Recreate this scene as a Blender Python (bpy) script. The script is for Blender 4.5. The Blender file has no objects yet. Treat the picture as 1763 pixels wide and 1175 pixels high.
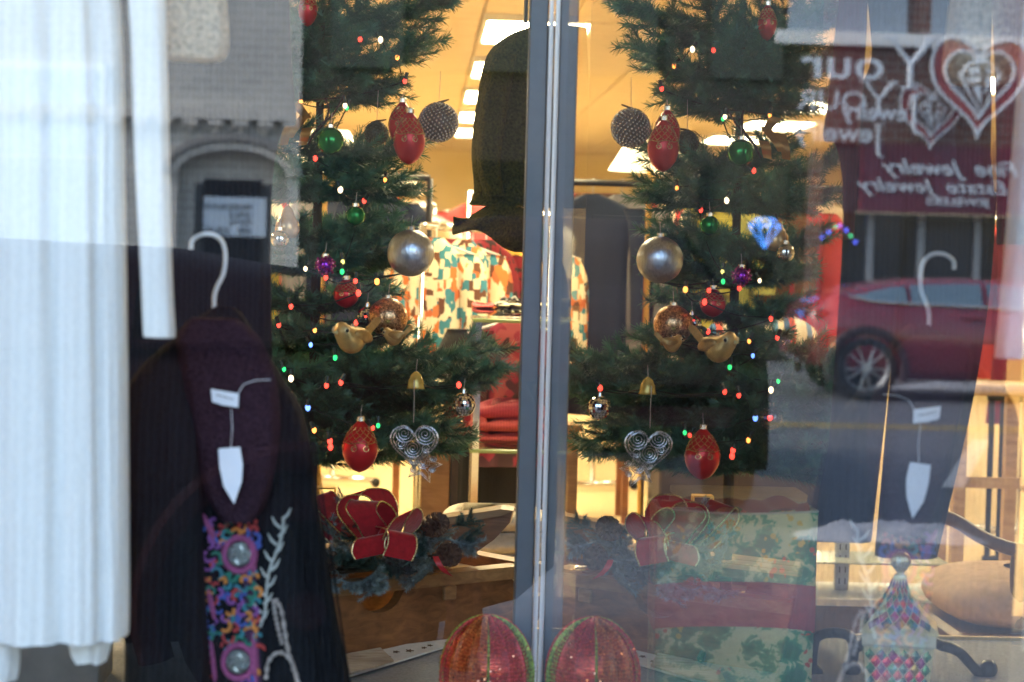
import bpy, math, random
from mathutils import Vector, Matrix
R = math.radians
sc = bpy.context.scene
col = sc.collection
rng = random.Random(11)

# ------------------------------------------------------------------ camera
FPX, PCX, PCY = 3735.0, 881.5, 587.5
CAM = Vector((0, 0, 1.5))
_yc = Vector((-156.5, 147.5, -FPX)).normalized()
_r = R(1.42)
_u = Vector((math.sin(_r), math.cos(_r), 0))
_zc = (_u - _yc * _u.dot(_yc)).normalized()
_xc = _yc.cross(_zc).normalized()
cam = bpy.data.cameras.new('camera')
camo = bpy.data.objects.new('camera', cam)
col.objects.link(camo)
rot = Matrix((_xc, _yc, _zc)).to_4x4()
camo.matrix_world = Matrix.Translation(CAM) @ rot
cam.sensor_width = 36
cam.lens = 36 * FPX / 1763
cam.clip_start = 0.02
cam.clip_end = 600
cam.dof.use_dof = True
cam.dof.focus_distance = 5.3
cam.dof.aperture_fstop = cam.lens / 17.0
sc.camera = camo

# ------------------------------------------------------------------ light
EXPO = 3.2
w = bpy.data.worlds.new('World')
sc.world = w
w.use_nodes = True
wn = w.node_tree.nodes
bg = wn['Background']
sky = wn.new('ShaderNodeTexSky')
sky.sky_type = 'NISHITA'
sky.sun_disc = False
sky.sun_elevation = R(38)
sky.sun_rotation = R(283)
sky.air_density = 1.3
sky.dust_density = 1.5
w.node_tree.links.new(sky.outputs[0], bg.inputs[0])
bg.inputs[1].default_value = 0.15
sun = bpy.data.lights.new('sun', 'SUN')
sun.energy = 1.2
sun.angle = R(25)
sun.color = (1, 0.96, 0.9)
so = bpy.data.objects.new('sun', sun)
col.objects.link(so)
sd = Vector((math.sin(R(283)) * math.cos(R(38)), math.cos(R(283)) * math.cos(R(38)), math.sin(R(38))))
so.rotation_euler = sd.to_track_quat('Z', 'Y').to_euler()
so.location = (0, -8, 20)
sc.view_settings.view_transform = 'Standard'
sc.view_settings.look = 'None'
sc.view_settings.gamma = 1
sc.view_settings.exposure = EXPO
cy_ = sc.cycles
cy_.max_bounces = 10
cy_.diffuse_bounces = 4
cy_.glossy_bounces = 5
cy_.transparent_max_bounces = 16
cy_.sample_clamp_indirect = 3.0
cy_.use_denoising = True
cy_.caustics_reflective = False
cy_.caustics_refractive = False
LAMP = 6.6          # radiance of the ceiling troffers

def E(v):           # radiance that shows as v on screen
    return v / 2 ** EXPO

# ------------------------------------------------------------------ helpers
def W(px, py, Y):
    """point of the place at depth Y (metres into the shop) behind photo pixel px,py"""
    v = Vector((px - PCX, -(py - PCY), -FPX))
    d = Vector((_xc.dot(v), _yc.dot(v), _zc.dot(v)))
    return CAM + d * (Y / d.y)
def onz(px, py, Z):
    v = Vector((px - PCX, -(py - PCY), -FPX))
    d = Vector((_xc.dot(v), _yc.dot(v), _zc.dot(v)))
    return CAM + d * ((Z - CAM.z) / d.z)
def M(px, Y):
    return px * Y / FPX
def noise1(x, s=0):
    return math.sin(x * 1.7 + s) * .5 + math.sin(x * 3.1 + s * 2.3) * .3 + math.sin(x * 6.7 + s * 1.1) * .2

class MB:
    def __init__(s):
        s.v = []; s.f = []
    def add(s, vs, fs):
        o = len(s.v)
        s.v += [Vector(p) for p in vs]
        s.f += [tuple(i + o for i in f) for f in fs]
        return s
    def box(s, c, d, m=None):
        c = Vector(c); x, y, z = d[0] / 2, d[1] / 2, d[2] / 2
        vs = [Vector((a, b, e)) for a in (-x, x) for b in (-y, y) for e in (-z, z)]
        if m is not None: vs = [m @ p for p in vs]
        return s.add([p + c for p in vs], [(0, 1, 3, 2), (4, 6, 7, 5), (0, 4, 5, 1), (2, 3, 7, 6), (0, 2, 6, 4), (1, 5, 7, 3)])
    def bbox(s, c, d, b=.01, m=None):
        """box with chamfered edges"""
        c = Vector(c); hx, hy, hz = d[0] / 2, d[1] / 2, d[2] / 2
        b = min(b, hx * .9, hy * .9, hz * .9)
        def ring(z, i):
            x, y = hx - i, hy - i
            k = b * .9 if i == 0 else b * .5
            return [(x - k, -y, z), (x, -y + k, z), (x, y - k, z), (x - k, y, z), (-x + k, y, z), (-x, y - k, z), (-x, -y + k, z), (-x + k, -y, z)]
        rs = [ring(-hz, b), ring(-hz + b, 0), ring(hz - b, 0), ring(hz, b)]
        vs = [Vector(p) for r in rs for p in r]
        if m is not None: vs = [m @ p for p in vs]
        fs = [tuple(range(7, -1, -1)), tuple(range(24, 32))]
        for k in range(3):
            for i in range(8):
                j = (i + 1) % 8
                fs.append((k * 8 + i, k * 8 + j, k * 8 + 8 + j, k * 8 + 8 + i))
        return s.add([p + c for p in vs], fs)
    def tube(s, pts, r, n=8, cap=True):
        pts = [Vector(p) for p in pts]
        m = len(pts)
        rr = r if isinstance(r, (list, tuple)) else [r] * m
        vs = []; fs = []
        up = None
        for i, p in enumerate(pts):
            t = (pts[min(i + 1, m - 1)] - pts[max(i - 1, 0)])
            if t.length < 1e-9: t = Vector((0, 0, 1))
            t.normalize()
            if up is None:
                up = Vector((0, 0, 1)) if abs(t.z) < .9 else Vector((1, 0, 0))
            a = (up - t * up.dot(t))
            if a.length < 1e-6: a = t.orthogonal()
            a.normalize(); up = a
            b = t.cross(a)
            for k in range(n):
                an = 2 * math.pi * k / n
                vs.append(p + (a * math.cos(an) + b * math.sin(an)) * rr[i])
        for i in range(m - 1):
            for k in range(n):
                j = (k + 1) % n
                fs.append((i * n + k, i * n + j, i * n + n + j, i * n + n + k))
        if cap:
            fs.append(tuple(range(n - 1, -1, -1))); fs.append(tuple((m - 1) * n + k for k in range(n)))
        return s.add(vs, fs)
    def lathe(s, c, prof, n=24, axis=None):
        """prof: list of (r, z)"""
        c = Vector(c); vs = []; fs = []
        m = Matrix.Identity(3) if axis is None else Vector((0, 0, 1)).rotation_difference(Vector(axis)).to_matrix()
        for (r, z) in prof:
            for k in range(n):
                a = 2 * math.pi * k / n
                vs.append(c + m @ Vector((r * math.cos(a), r * math.sin(a), z)))
        for i in range(len(prof) - 1):
            for k in range(n):
                j = (k + 1) % n
                fs.append((i * n + k, i * n + j, i * n + n + j, i * n + n + k))
        fs.append(tuple(range(n - 1, -1, -1))); fs.append(tuple((len(prof) - 1) * n + k for k in range(n)))
        return s.add(vs, fs)
    def ball(s, c, r, seg=24, rings=14, sc3=(1, 1, 1), m=None):
        c = Vector(c); vs = []; fs = []
        for i in range(rings + 1):
            t = math.pi * i / rings
            rr = max(math.sin(t), 1e-4)
            for k in range(seg):
                a = 2 * math.pi * k / seg
                p = Vector((r * sc3[0] * rr * math.cos(a), r * sc3[1] * rr * math.sin(a), r * sc3[2] * math.cos(t)))
                if m is not None: p = m @ p
                vs.append(c + p)
        for i in range(rings):
            for k in range(seg):
                j = (k + 1) % seg
                fs.append((i * seg + k, i * seg + seg + k, i * seg + seg + j, i * seg + j))
        return s.add(vs, fs)
    def prism(s, poly, off):
        """poly: 3-D outline points, off: extrusion vector"""
        n = len(poly); off = Vector(off)
        vs = [Vector(p) for p in poly] + [Vector(p) + off for p in poly]
        fs = [tuple(range(n)), tuple(range(2 * n - 1, n - 1, -1))]
        for i in range(n):
            j = (i + 1) % n
            fs.append((j, i, n + i, n + j))
        return s.add(vs, fs)
    def grid(s, nu, nv, fn, wrap=False):
        vs = [Vector(fn(i / (nu - 1 if not wrap else nu), j / (nv - 1))) for j in range(nv) for i in range(nu)]
        fs = []
        for j in range(nv - 1):
            for i in range(nu if wrap else nu - 1):
                k = (i + 1) % nu
                fs.append((j * nu + i, j * nu + k, (j + 1) * nu + k, (j + 1) * nu + i))
        return s.add(vs, fs)
    def loft(s, rows, n=56, k=9, ph=0.0, cap=True, k2=None):
        """hanging cloth: rows of (center, half width, half depth, fold amount), x-y sections"""
        vs = []; fs = []
        k2 = k2 or k * 2 + 1
        for (c, a, b, am) in rows:
            c = Vector(c)
            for i in range(n):
                t = 2 * math.pi * i / n
                q = 1 + am * (.65 * math.sin(k * t + ph) + .35 * math.sin(k2 * t + ph * 1.7 + c.z * 2.1))
                ct, st = math.cos(t), math.sin(t)
                ex = .75
                vs.append(c + Vector((a * math.copysign(abs(ct) ** ex, ct), b * math.copysign(abs(st) ** ex, st) * q, 0)) * (1 + (q - 1) * .2))
        m = len(rows)
        for j in range(m - 1):
            for i in range(n):
                h = (i + 1) % n
                fs.append((j * n + i, j * n + h, j * n + n + h, j * n + n + i))
        if cap:
            fs.append(tuple(range(n))); fs.append(tuple((m - 1) * n + i for i in range(n - 1, -1, -1)))
        return s.add(vs, fs)
    def mesh(s, name, mat, smooth=False, org=None):
        me = bpy.data.meshes.new(name)
        o = Vector(org) if org is not None else Vector((0, 0, 0))
        me.from_pydata([p - o for p in s.v], [], s.f)
        if mat: me.materials.append(mat)
        if smooth:
            me.polygons.foreach_set('use_smooth', [True] * len(me.polygons))
        me.update()
        return me
    def build(s, name, mat, parent=None, smooth=False, org=None):
        if parent is not None: org = parent.location if parent.parent is None else parent.location + parent.parent.location
        if org is None and parent is None:
            org = Vector((sum(p.x for p in s.v) / len(s.v), sum(p.y for p in s.v) / len(s.v), min(p.z for p in s.v)))
        me = s.mesh(name, mat, smooth, org)
        o = bpy.data.objects.new(name, me)
        col.objects.link(o)
        if parent is not None: o.parent = parent
        else: o.location = org
        return o

def smooth_rows(rows, n):
    """interpolate loft rows (cosine-free Catmull) to n rows"""
    out = []
    m = len(rows)
    for i in range(n):
        t = i / (n - 1) * (m - 1)
        j = min(int(t), m - 2); f = t - j
        def g(k):
            c, a, b, am = rows[max(0, min(m - 1, k))]
            return [c[0], c[1], c[2], a, b, am]
        p0, p1, p2, p3 = g(j - 1), g(j), g(j + 1), g(j + 2)
        q = [.5 * (2 * p1[e] + (p2[e] - p0[e]) * f + (2 * p0[e] - 5 * p1[e] + 4 * p2[e] - p3[e]) * f * f + (3 * p1[e] - p0[e] - 3 * p2[e] + p3[e]) * f ** 3) for e in range(6)]
        out.append((Vector(q[:3]), max(q[3], 1e-3), max(q[4], 1e-3), q[5]))
    return out
def curve(pts, n):
    rows = [((p[0], p[1], p[2]), 1, 1, 0) for p in pts]
    return [r[0] for r in smooth_rows(rows, n)]

def tag(o, label=None, cat=None, group=None, kind=None):
    if label: o['label'] = label
    if cat: o['category'] = cat
    if group: o['group'] = group
    if kind: o['kind'] = kind
    return o
def thing(name, label, cat, loc=(0, 0, 0), group=None):
    o = bpy.data.objects.new(name, None)
    o.empty_display_size = .05
    o.location = Vector(loc)
    col.objects.link(o)
    return tag(o, label, cat, group)
def struct(o):
    o['kind'] = 'structure'
    return o
def part(name, me, parent, loc=(0, 0, 0), rotz=0, mat=None, rot=None, scale=None):
    o = bpy.data.objects.new(name, me)
    col.objects.link(o)
    o.parent = parent
    o.location = loc
    if rot is not None: o.rotation_euler = rot
    else: o.rotation_euler = (0, 0, rotz)
    if scale: o.scale = scale
    if mat:
        o.material_slots[0].link = 'OBJECT'
        o.material_slots[0].material = mat
    return o

# ------------------------------------------------------------------ materials
def newmat(name):
    m = bpy.data.materials.new(name)
    m.use_nodes = True
    nt = m.node_tree
    return m, nt, nt.nodes['Principled BSDF']
def N(nt, t, **kw):
    n = nt.nodes.new('ShaderNode' + t)
    for k, v in kw.items():
        if k in n.inputs: n.inputs[k].default_value = v
        else: setattr(n, k, v)
    return n
def coords(nt, scale=(1, 1, 1), rot=(0, 0, 0), kind='Object'):
    tc = nt.nodes.new('ShaderNodeTexCoord')
    mp = nt.nodes.new('ShaderNodeMapping')
    mp.inputs['Scale'].default_value = scale
    mp.inputs['Rotation'].default_value = rot
    nt.links.new(tc.outputs[kind], mp.inputs[0])
    return mp.outputs[0]
def ramp(nt, fac, stops, const=False):
    r = nt.nodes.new('ShaderNodeValToRGB')
    if const: r.color_ramp.interpolation = 'CONSTANT'
    el = r.color_ramp.elements
    while len(el) < len(stops): el.new(.5)
    for e, (p, c) in zip(el, stops):
        e.position = p
        e.color = (*c, 1)
    nt.links.new(fac, r.inputs[0])
    return r.outputs[0]
def bump(nt, p, h, s=.3, d=.01):
    b = nt.nodes.new('ShaderNodeBump')
    b.inputs['Strength'].default_value = s
    b.inputs['Distance'].default_value = d
    nt.links.new(h, b.inputs['Height'])
    nt.links.new(b.outputs[0], p.inputs['Normal'])
def dk(c, f):
    return tuple(min(1, x * f) for x in c)
MC = {}
def mat(name, c, rough=.6, metal=0.0, var=.18, scale=20, bmp=0.0, sheen=0.0, spec=None, stretch=(1, 1, 1), coat=0.0):
    if name in MC: return MC[name]
    m, nt, p = newmat(name)
    n = N(nt, 'TexNoise', Scale=scale, Detail=5.0)
    nt.links.new(coords(nt, stretch), n.inputs['Vector'])
    o = ramp(nt, n.outputs['Fac'], [(.25, dk(c, 1 - var)), (.75, dk(c, 1 + var))])
    nt.links.new(o, p.inputs['Base Color'])
    p.inputs['Roughness'].default_value = rough
    p.inputs['Metallic'].default_value = metal
    if sheen:
        p.inputs['Sheen Weight'].default_value = sheen
        p.inputs['Sheen Roughness'].default_value = .4
    if spec is not None: p.inputs['Specular IOR Level'].default_value = spec
    if coat: p.inputs['Coat Weight'].default_value = coat
    if bmp: bump(nt, p, n.outputs['Fac'], bmp, .01)
    MC[name] = m
    return m
def emit(name, c, s):
    if name in MC: return MC[name]
    m, nt, p = newmat(name)
    p.inputs['Base Color'].default_value = (*dk(c, .5), 1)
    p.inputs['Emission Color'].default_value = (*c, 1)
    p.inputs['Emission Strength'].default_value = s
    p.inputs['Roughness'].default_value = .3
    MC[name] = m
    return m
def knit(name, c, scale=160, k=.5, var=.25, rot=0, sheen=.3, dist=.006):
    if name in MC: return MC[name]
    m, nt, p = newmat(name)
    co = coords(nt, (1, 1, 1), (0, rot, 0))
    wv = N(nt, 'TexWave', Scale=scale / 6.0, Distortion=2.5, Detail=2.0)
    wv.inputs['Detail Scale'].default_value = 4
    nt.links.new(co, wv.inputs['Vector'])
    n = N(nt, 'TexNoise', Scale=scale, Detail=4.0)
    nt.links.new(co, n.inputs['Vector'])
    ad = N(nt, 'Math', operation='ADD')
    mu = N(nt, 'Math', operation='MULTIPLY'); mu.inputs[1].default_value = .45
    nt.links.new(wv.outputs['Fac'], mu.inputs[0])
    nt.links.new(mu.outputs[0], ad.inputs[0]); nt.links.new(n.outputs['Fac'], ad.inputs[1])
    o = ramp(nt, ad.outputs[0], [(.35, dk(c, 1 - var)), (.95, dk(c, 1 + var))])
    nt.links.new(o, p.inputs['Base Color'])
    p.inputs['Roughness'].default_value = .95
    p.inputs['Specular IOR Level'].default_value = .15
    p.inputs['Sheen Weight'].default_value = sheen
    bump(nt, p, ad.outputs[0], k, dist)
    MC[name] = m
    return m
def printed(name, cols, scale=22, rough=.9, stretch=(1, 1, 1), metric='MANHATTAN'):
    """woven cloth with blocks of colour"""
    if name in MC: return MC[name]
    m, nt, p = newmat(name)
    v = N(nt, 'TexVoronoi', Scale=scale)
    v.distance = metric
    v.inputs['Randomness'].default_value = .75
    nt.links.new(coords(nt, stretch), v.inputs['Vector'])
    sp = N(nt, 'SeparateColor')
    nt.links.new(v.outputs['Color'], sp.inputs[0])
    o = ramp(nt, sp.outputs[0], [(i / len(cols), c) for i, c in enumerate(cols)], True)
    nt.links.new(o, p.inputs['Base Color'])
    p.inputs['Roughness'].default_value = rough
    p.inputs['Specular IOR Level'].default_value = .2
    MC[name] = m
    return m
def stripes(name, cols, scale=6, axis='X', rough=.9):
    if name in MC: return MC[name]
    m, nt, p = newmat(name)
    tc = nt.nodes.new('ShaderNodeTexCoord')
    sx = nt.nodes.new('ShaderNodeSeparateXYZ')
    nt.links.new(tc.outputs['Object'], sx.inputs[0])
    a = N(nt, 'Math', operation='MULTIPLY'); a.inputs[1].default_value = scale
    nt.links.new(sx.outputs[axis], a.inputs[0])
    fr = N(nt, 'Math', operation='FRACT')
    nt.links.new(a.outputs[0], fr.inputs[0])
    o = ramp(nt, fr.outputs[0], [(i / len(cols), c) for i, c in enumerate(cols)], True)
    nt.links.new(o, p.inputs['Base Color'])
    p.inputs['Roughness'].default_value = rough
    MC[name] = m
    return m
def wood(name, c1, c2, scale=6, stretch=(1, 8, 8), rough=.5, dis=4.0):
    if name in MC: return MC[name]
    m, nt, p = newmat(name)
    co = coords(nt, stretch)
    n = N(nt, 'TexNoise', Scale=scale, Detail=8.0, Distortion=dis * .3)
    nt.links.new(co, n.inputs['Vector'])
    n2 = N(nt, 'TexNoise', Scale=7.0, Detail=4.0)
    nt.links.new(coords(nt), n2.inputs['Vector'])
    mx = N(nt, 'Math', operation='MULTIPLY_ADD'); mx.inputs[1].default_value = .5
    nt.links.new(n2.outputs['Fac'], mx.inputs[0])
    ml = N(nt, 'Math', operation='MULTIPLY'); ml.inputs[1].default_value = .55
    nt.links.new(n.outputs['Fac'], ml.inputs[0]); nt.links.new(ml.outputs[0], mx.inputs[2])
    o = ramp(nt, mx.outputs[0], [(.36, c1), (.66, c2)])
    nt.links.new(o, p.inputs['Base Color'])
    p.inputs['Roughness'].default_value = rough
    bump(nt, p, n.outputs['Fac'], .25, .004)
    MC[name] = m
    return m
def glitter(name, c, rough=.22, scale=260, metal=1.0, k=.8):
    if name in MC: return MC[name]
    m, nt, p = newmat(name)
    v = N(nt, 'TexVoronoi', Scale=scale)
    nt.links.new(coords(nt), v.inputs['Vector'])
    sp = N(nt, 'SeparateColor')
    nt.links.new(v.outputs['Color'], sp.inputs[0])
    o = ramp(nt, sp.outputs[1], [(0, dk(c, .35)), (.7, c), (1, dk(c, 1.6))])
    nt.links.new(o, p.inputs['Base Color'])
    p.inputs['Roughness'].default_value = rough
    p.inputs['Metallic'].default_value = metal
    bump(nt, p, sp.outputs[0], k, .004)
    MC[name] = m
    return m
def glass(name, ior=1.5, tint=(.97, .985, .98), faces=2):
    m, nt, p = newmat(name)
    nt.nodes.remove(p)
    out = nt.nodes['Material Output']
    fr = N(nt, 'Fresnel', IOR=ior)
    ge = N(nt, 'NewGeometry')       # the sheet has the same index seen from either side
    iv = N(nt, 'MapRange'); iv.inputs['To Min'].default_value = ior; iv.inputs['To Max'].default_value = 1 / ior
    nt.links.new(ge.outputs['Backfacing'], iv.inputs['Value']); nt.links.new(iv.outputs[0], fr.inputs['IOR'])
    # reflection of all the faces of the unit: nF / (1 + (n-1)F)
    a = N(nt, 'Math', operation='MULTIPLY'); a.inputs[1].default_value = float(faces)
    b = N(nt, 'Math', operation='MULTIPLY_ADD'); b.inputs[1].default_value = faces - 1.0; b.inputs[2].default_value = 1.0
    d = N(nt, 'Math', operation='DIVIDE', use_clamp=True)
    nt.links.new(fr.outputs[0], a.inputs[0]); nt.links.new(fr.outputs[0], b.inputs[0])
    nt.links.new(a.outputs[0], d.inputs[0]); nt.links.new(b.outputs[0], d.inputs[1])
    tr = N(nt, 'BsdfTransparent'); tr.inputs[0].default_value = (*tint, 1)
    gl = N(nt, 'BsdfGlossy'); gl.inputs['Roughness'].default_value = 0
    gl.inputs[0].default_value = (1, 1, 1, 1)
    mx = N(nt, 'MixShader')
    nt.links.new(d.outputs[0], mx.inputs[0]); nt.links.new(tr.outputs[0], mx.inputs[1]); nt.links.new(gl.outputs[0], mx.inputs[2])
    nt.links.new(mx.outputs[0], out.inputs[0])
    return m
def brickmat(name, c1, c2, mortar, sx=1.0):
    m, nt, p = newmat(name)
    tc = nt.nodes.new('ShaderNodeTexCoord')
    sx_ = nt.nodes.new('ShaderNodeSeparateXYZ'); cb = nt.nodes.new('ShaderNodeCombineXYZ')
    nt.links.new(tc.outputs['Object'], sx_.inputs[0])
    nt.links.new(sx_.outputs['X'], cb.inputs['X']); nt.links.new(sx_.outputs['Z'], cb.inputs['Y'])
    b = N(nt, 'TexBrick', Scale=1.0)
    b.inputs['Brick Width'].default_value = .30 * sx
    b.inputs['Row Height'].default_value = .105
    b.inputs['Mortar Size'].default_value = .012
    b.inputs['Color1'].default_value = (*c1, 1); b.inputs['Color2'].default_value = (*c2, 1); b.inputs['Mortar'].default_value = (*mortar, 1)
    nt.links.new(cb.outputs[0], b.inputs['Vector'])
    n = N(nt, 'TexNoise', Scale=1.3, Detail=6.0)
    nt.links.new(tc.outputs['Object'], n.inputs['Vector'])
    mx = N(nt, 'MixRGB', blend_type='MULTIPLY'); mx.inputs[0].default_value = .5
    nt.links.new(b.outputs['Color'], mx.inputs[1])
    nt.links.new(ramp(nt, n.outputs['Fac'], [(.3, (.7, .7, .7)), (.7, (1, 1, 1))]), mx.inputs[2])
    nt.links.new(mx.outputs[0], p.inputs['Base Color'])
    p.inputs['Roughness'].default_value = .9
    bump(nt, p, b.outputs['Fac'], -.4, .02)
    return m

ALU = mat('alu', (.13, .15, .18), .45, .2, .05, 40)
ALUW = mat('alu_sky_white', (.82, .83, .88), .3, .2, .04, 40)  # edge strips: sky reflection put into a white base colour
GREEN = mat('needle', (.070, .185, .115), .4, 0, .5, 14)
def needle_mat(m):
    nt = m.node_tree; p = nt.nodes['Principled BSDF']
    src = p.inputs['Base Color'].links[0].from_socket
    tl = N(nt, 'BsdfTranslucent'); mx = N(nt, 'MixShader'); mx.inputs[0].default_value = .35
    nt.links.new(src, tl.inputs[0]); nt.links.new(p.outputs[0], mx.inputs[1]); nt.links.new(tl.outputs[0], mx.inputs[2])
    nt.links.new(mx.outputs[0], nt.nodes['Material Output'].inputs[0])
    return m
needle_mat(GREEN)
FROST = mat('needle_frost', (.20, .27, .29), .7, 0, .75, 60)
STEM = mat('stem', (.06, .045, .03), .8)
WIRE = mat('wire_green', (.012, .03, .02), .5)
BLACK = mat('black_metal', (.012, .012, .014), .35, .3)
CHROME = mat('chrome', (.75, .76, .78), .15, 1.0, .03)
GOLD = mat('gold', (.75, .50, .16), .3, 1.0, .12, 60)
WHITE = mat('white_paint', (.78, .78, .78), .5, 0, .04)
TAGW = mat('tag_paper', (.80, .82, .90), .6, 0, .03)

# ------------------------------------------------------------------ the setting: street, shop shell
ASPH = mat('asphalt', (.085, .09, .10), .75, 0, .3, 6, .3)
CONC = mat('concrete', (.11, .11, .12), .85, 0, .15, 4, .2)
def slab(name, x0, x1, y0, y1, z, m, t=.3):
    o = MB().box(((x0 + x1) / 2, (y0 + y1) / 2, z - t / 2), (x1 - x0, y1 - y0, t)).build(name, m)
    return struct(o)
slab('ground', -150, 150, -150, 150, -.2, mat('earth', (.18, .16, .14), .9), .2)
slab('road', -60, 60, -22.99, -3.21, .16, ASPH)
slab('pavement', -60, 60, -3, .44, .28, CONC)
slab('pavement_opposite', -60, 60, -25.6, -23.2, .28, CONC)
slab('kerb', -60, 60, -3.205, -3.003, .285, mat('kerb_stone', (.24, .24, .25), .8), .4)
slab('kerb_opposite', -60, 60, -23.197, -22.995, .285, MC['kerb_stone'], .4)
yl = MB()
yl.box((0, -16.9, .164), (100, .12, .004)); yl.box((0, -16.6, .164), (100, .12, .004))
struct(yl.build('road_marking', mat('road_yellow', (.32, .22, .06), .7)))
wl = MB()
for k in range(2):
    x = 4.35 + 4.2 * k
    wl.prism([(x, -15.5, .164), (x + .14, -15.5, .164), (x - 1.0, -11.8, .164), (x - 1.14, -11.8, .164)], (0, 0, .003))
struct(wl.build('road_marking', mat('road_white', (.34, .34, .34), .7)))

# shop shell
CREAM = mat('cream_wall', (.78, .68, .44), .8, 0, .05, 3)
slab('shop_floor', -6, 7, .9, 27.2, .30, None, .2)
CARPET = mat('carpet', (.55, .42, .23), .95, 0, .12, 70, .2)
bpy.data.objects['shop_floor'].data.materials.append(CARPET)
for (nm, c, d) in (('wall_left', (-6.1, 14, 2.2), (.2, 27, 4.0)), ('wall_right', (7.1, 14, 2.2), (.2, 27, 4.0)), ('wall_back', (.5, 27.3, 1.7), (13.4, .2, 3.0))):
    struct(MB().box(c, d).build(nm, CREAM))
struct(MB().box((.5, 2.95, 4.0), (13.4, 4.9, .2)).build('bay_ceiling', CREAM))
struct(MB().box((.5, 5.48, 3.46), (13.0, .14, 1.28)).build('bay_soffit', CREAM))
ceil = struct(MB().box((.5, 16.36, 2.92), (13.4, 21.9, .2)).build('ceiling', mat('ceiling_grid', (.55, .46, .30), .8)))
tm = MB().bbox((0, 0, 0), (.592, 1.192, .02), .006).mesh('ceiling_tile', mat('ceiling_tile', (.62, .53, .38), .85, 0, .06, 5))
LAMPS = []
for row in (-2.7, .61, 3.92):
    for k in range(7):
        LAMPS.append((row, 7.2 + 2.5 * k))
for i in range(14):
    for j in range(17):
        x = -3.6 + .6 * i; y = 6.5 + 1.2 * j
        o = part('ceiling_tile', tm, ceil, Vector((x, y, 2.805 + rng.uniform(-.002, .002))) - ceil.location)
def lamp_meshes():
    f = MB()
    for s in (-1, 1):
        f.box((s * .295, 0, -.02), (.02, 1.20, .04)); f.box((0, s * .605, -.02), (.61, .02, .04))
    d = MB().bbox((0, 0, -.018), (.568, 1.178, .012), .004)
    return f.mesh('frame', WHITE), d.mesh('diffuser', emit('troffer_light', (1, .83, .47), LAMP))
lf, ld = lamp_meshes()
pos = {0: 'the left aisle', 1: 'the middle aisle', 2: 'the right aisle'}
for i, (x, y) in enumerate(LAMPS):
    t = thing('ceiling_light', 'glowing rectangular fluorescent panel in the row above ' + pos[i // 7] + ' of the shop', 'ceiling light', (x, y, 2.795), 'ceiling lights over ' + pos[i // 7])
    part('frame', lf, t); part('diffuser', ld, t)

# display platform of the window
PLAT = mat('platform_carpet', (.30, .31, .33), .95, 0, .25, 160, .3)
struct(MB().box((.0, 2.98, .45), (7.2, 4.46, .296)).build('platform', PLAT))
struct(MB().box((.0, 5.22, .45), (7.2, .02, .31)).build('platform_edge', mat('edge_wood', (.62, .45, .2), .5)))

# shop front with the big pane
FRONTM = mat('front_alu', (.25, .26, .28), .4, .7, .06)
sf = thing('shop_front', 'aluminium framed shop front with a large window pane', 'shop front', (0, .65, .28))
b = MB(); b.box((0, .6, .40), (7.6, .3, .26)); b.build('bulkhead', mat('bulkhead_brick', (.28, .12, .08), .85, 0, .2, 10, .2), sf)
b = MB(); b.box((0, .6, 4.45), (7.6, .3, 1.1)); b.build('fascia', mat('fascia', (.30, .29, .28), .7), sf)
for x in (-3.7, 3.7):
    MB().box((x, .6, 2.21), (.3, .28, 3.35)).build('pier', MC['bulkhead_brick'], sf)
MB().box((0, .65, .556), (7.1, .12, .05)).build('sill', FRONTM, sf)
MB().box((0, .65, 3.86), (7.1, .10, .05)).build('head_frame', FRONTM, sf)
for x in (-2.6, 2.4):
    MB().box((x, .65, 2.21), (.06, .09, 3.24)).build('mullion', FRONTM, sf)
GLF = glass('front_glass', 1.66, (.98, .985, .985))
for (a, c) in ((-2.565, 2.365), (-3.545, -2.635), (2.435, 3.545)):
    MB().add([(a, .65, .586), (c, .65, .586), (c, .65, 3.83), (a, .65, 3.83)], [(0, 1, 2, 3)]).build('pane', GLF, sf)
for x in (-4.6, 4.6, -5.4, 5.4):
    pass
for (nm, x0, x1) in (('wall_front_left', -6.2, -3.86), ('wall_front_right', 3.86, 7.2)):
    struct(MB().box(((x0 + x1) / 2, .6, 1.7), (x1 - x0, .28, 5.5)).build(nm, MC['bulkhead_brick']))

# the glass partition running from the window to the post
D = 910 / FPX
gp = thing('glass_partition', 'frameless glass partition ending in a grey aluminium post beside the tree', 'glass partition', (D, 4.16, .6))
GLR = glass('partition_glass', 1.5, (.97, .985, .98), 3)
MB().add([(D, .72, .605), (D, 4.145, .605), (D, 4.145, 2.79), (D, .72, 2.79)], [(0, 1, 2, 3)]).build('pane', GLR, gp)
MB().bbox((D - .029, 4.19, 1.698), (.036, .05, 2.19), .003).build('post', ALU, gp)
for dx in (-.006, .006):
    MB().tube([(D + dx, 4.156, .602), (D + dx, 4.156, 2.79)], .0048, 8).build('edge_strip', ALUW, gp)
MB().bbox((D + .020, 4.19, 1.698), (.016, .05, 2.19), .003).build('jamb', ALU, gp)

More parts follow.
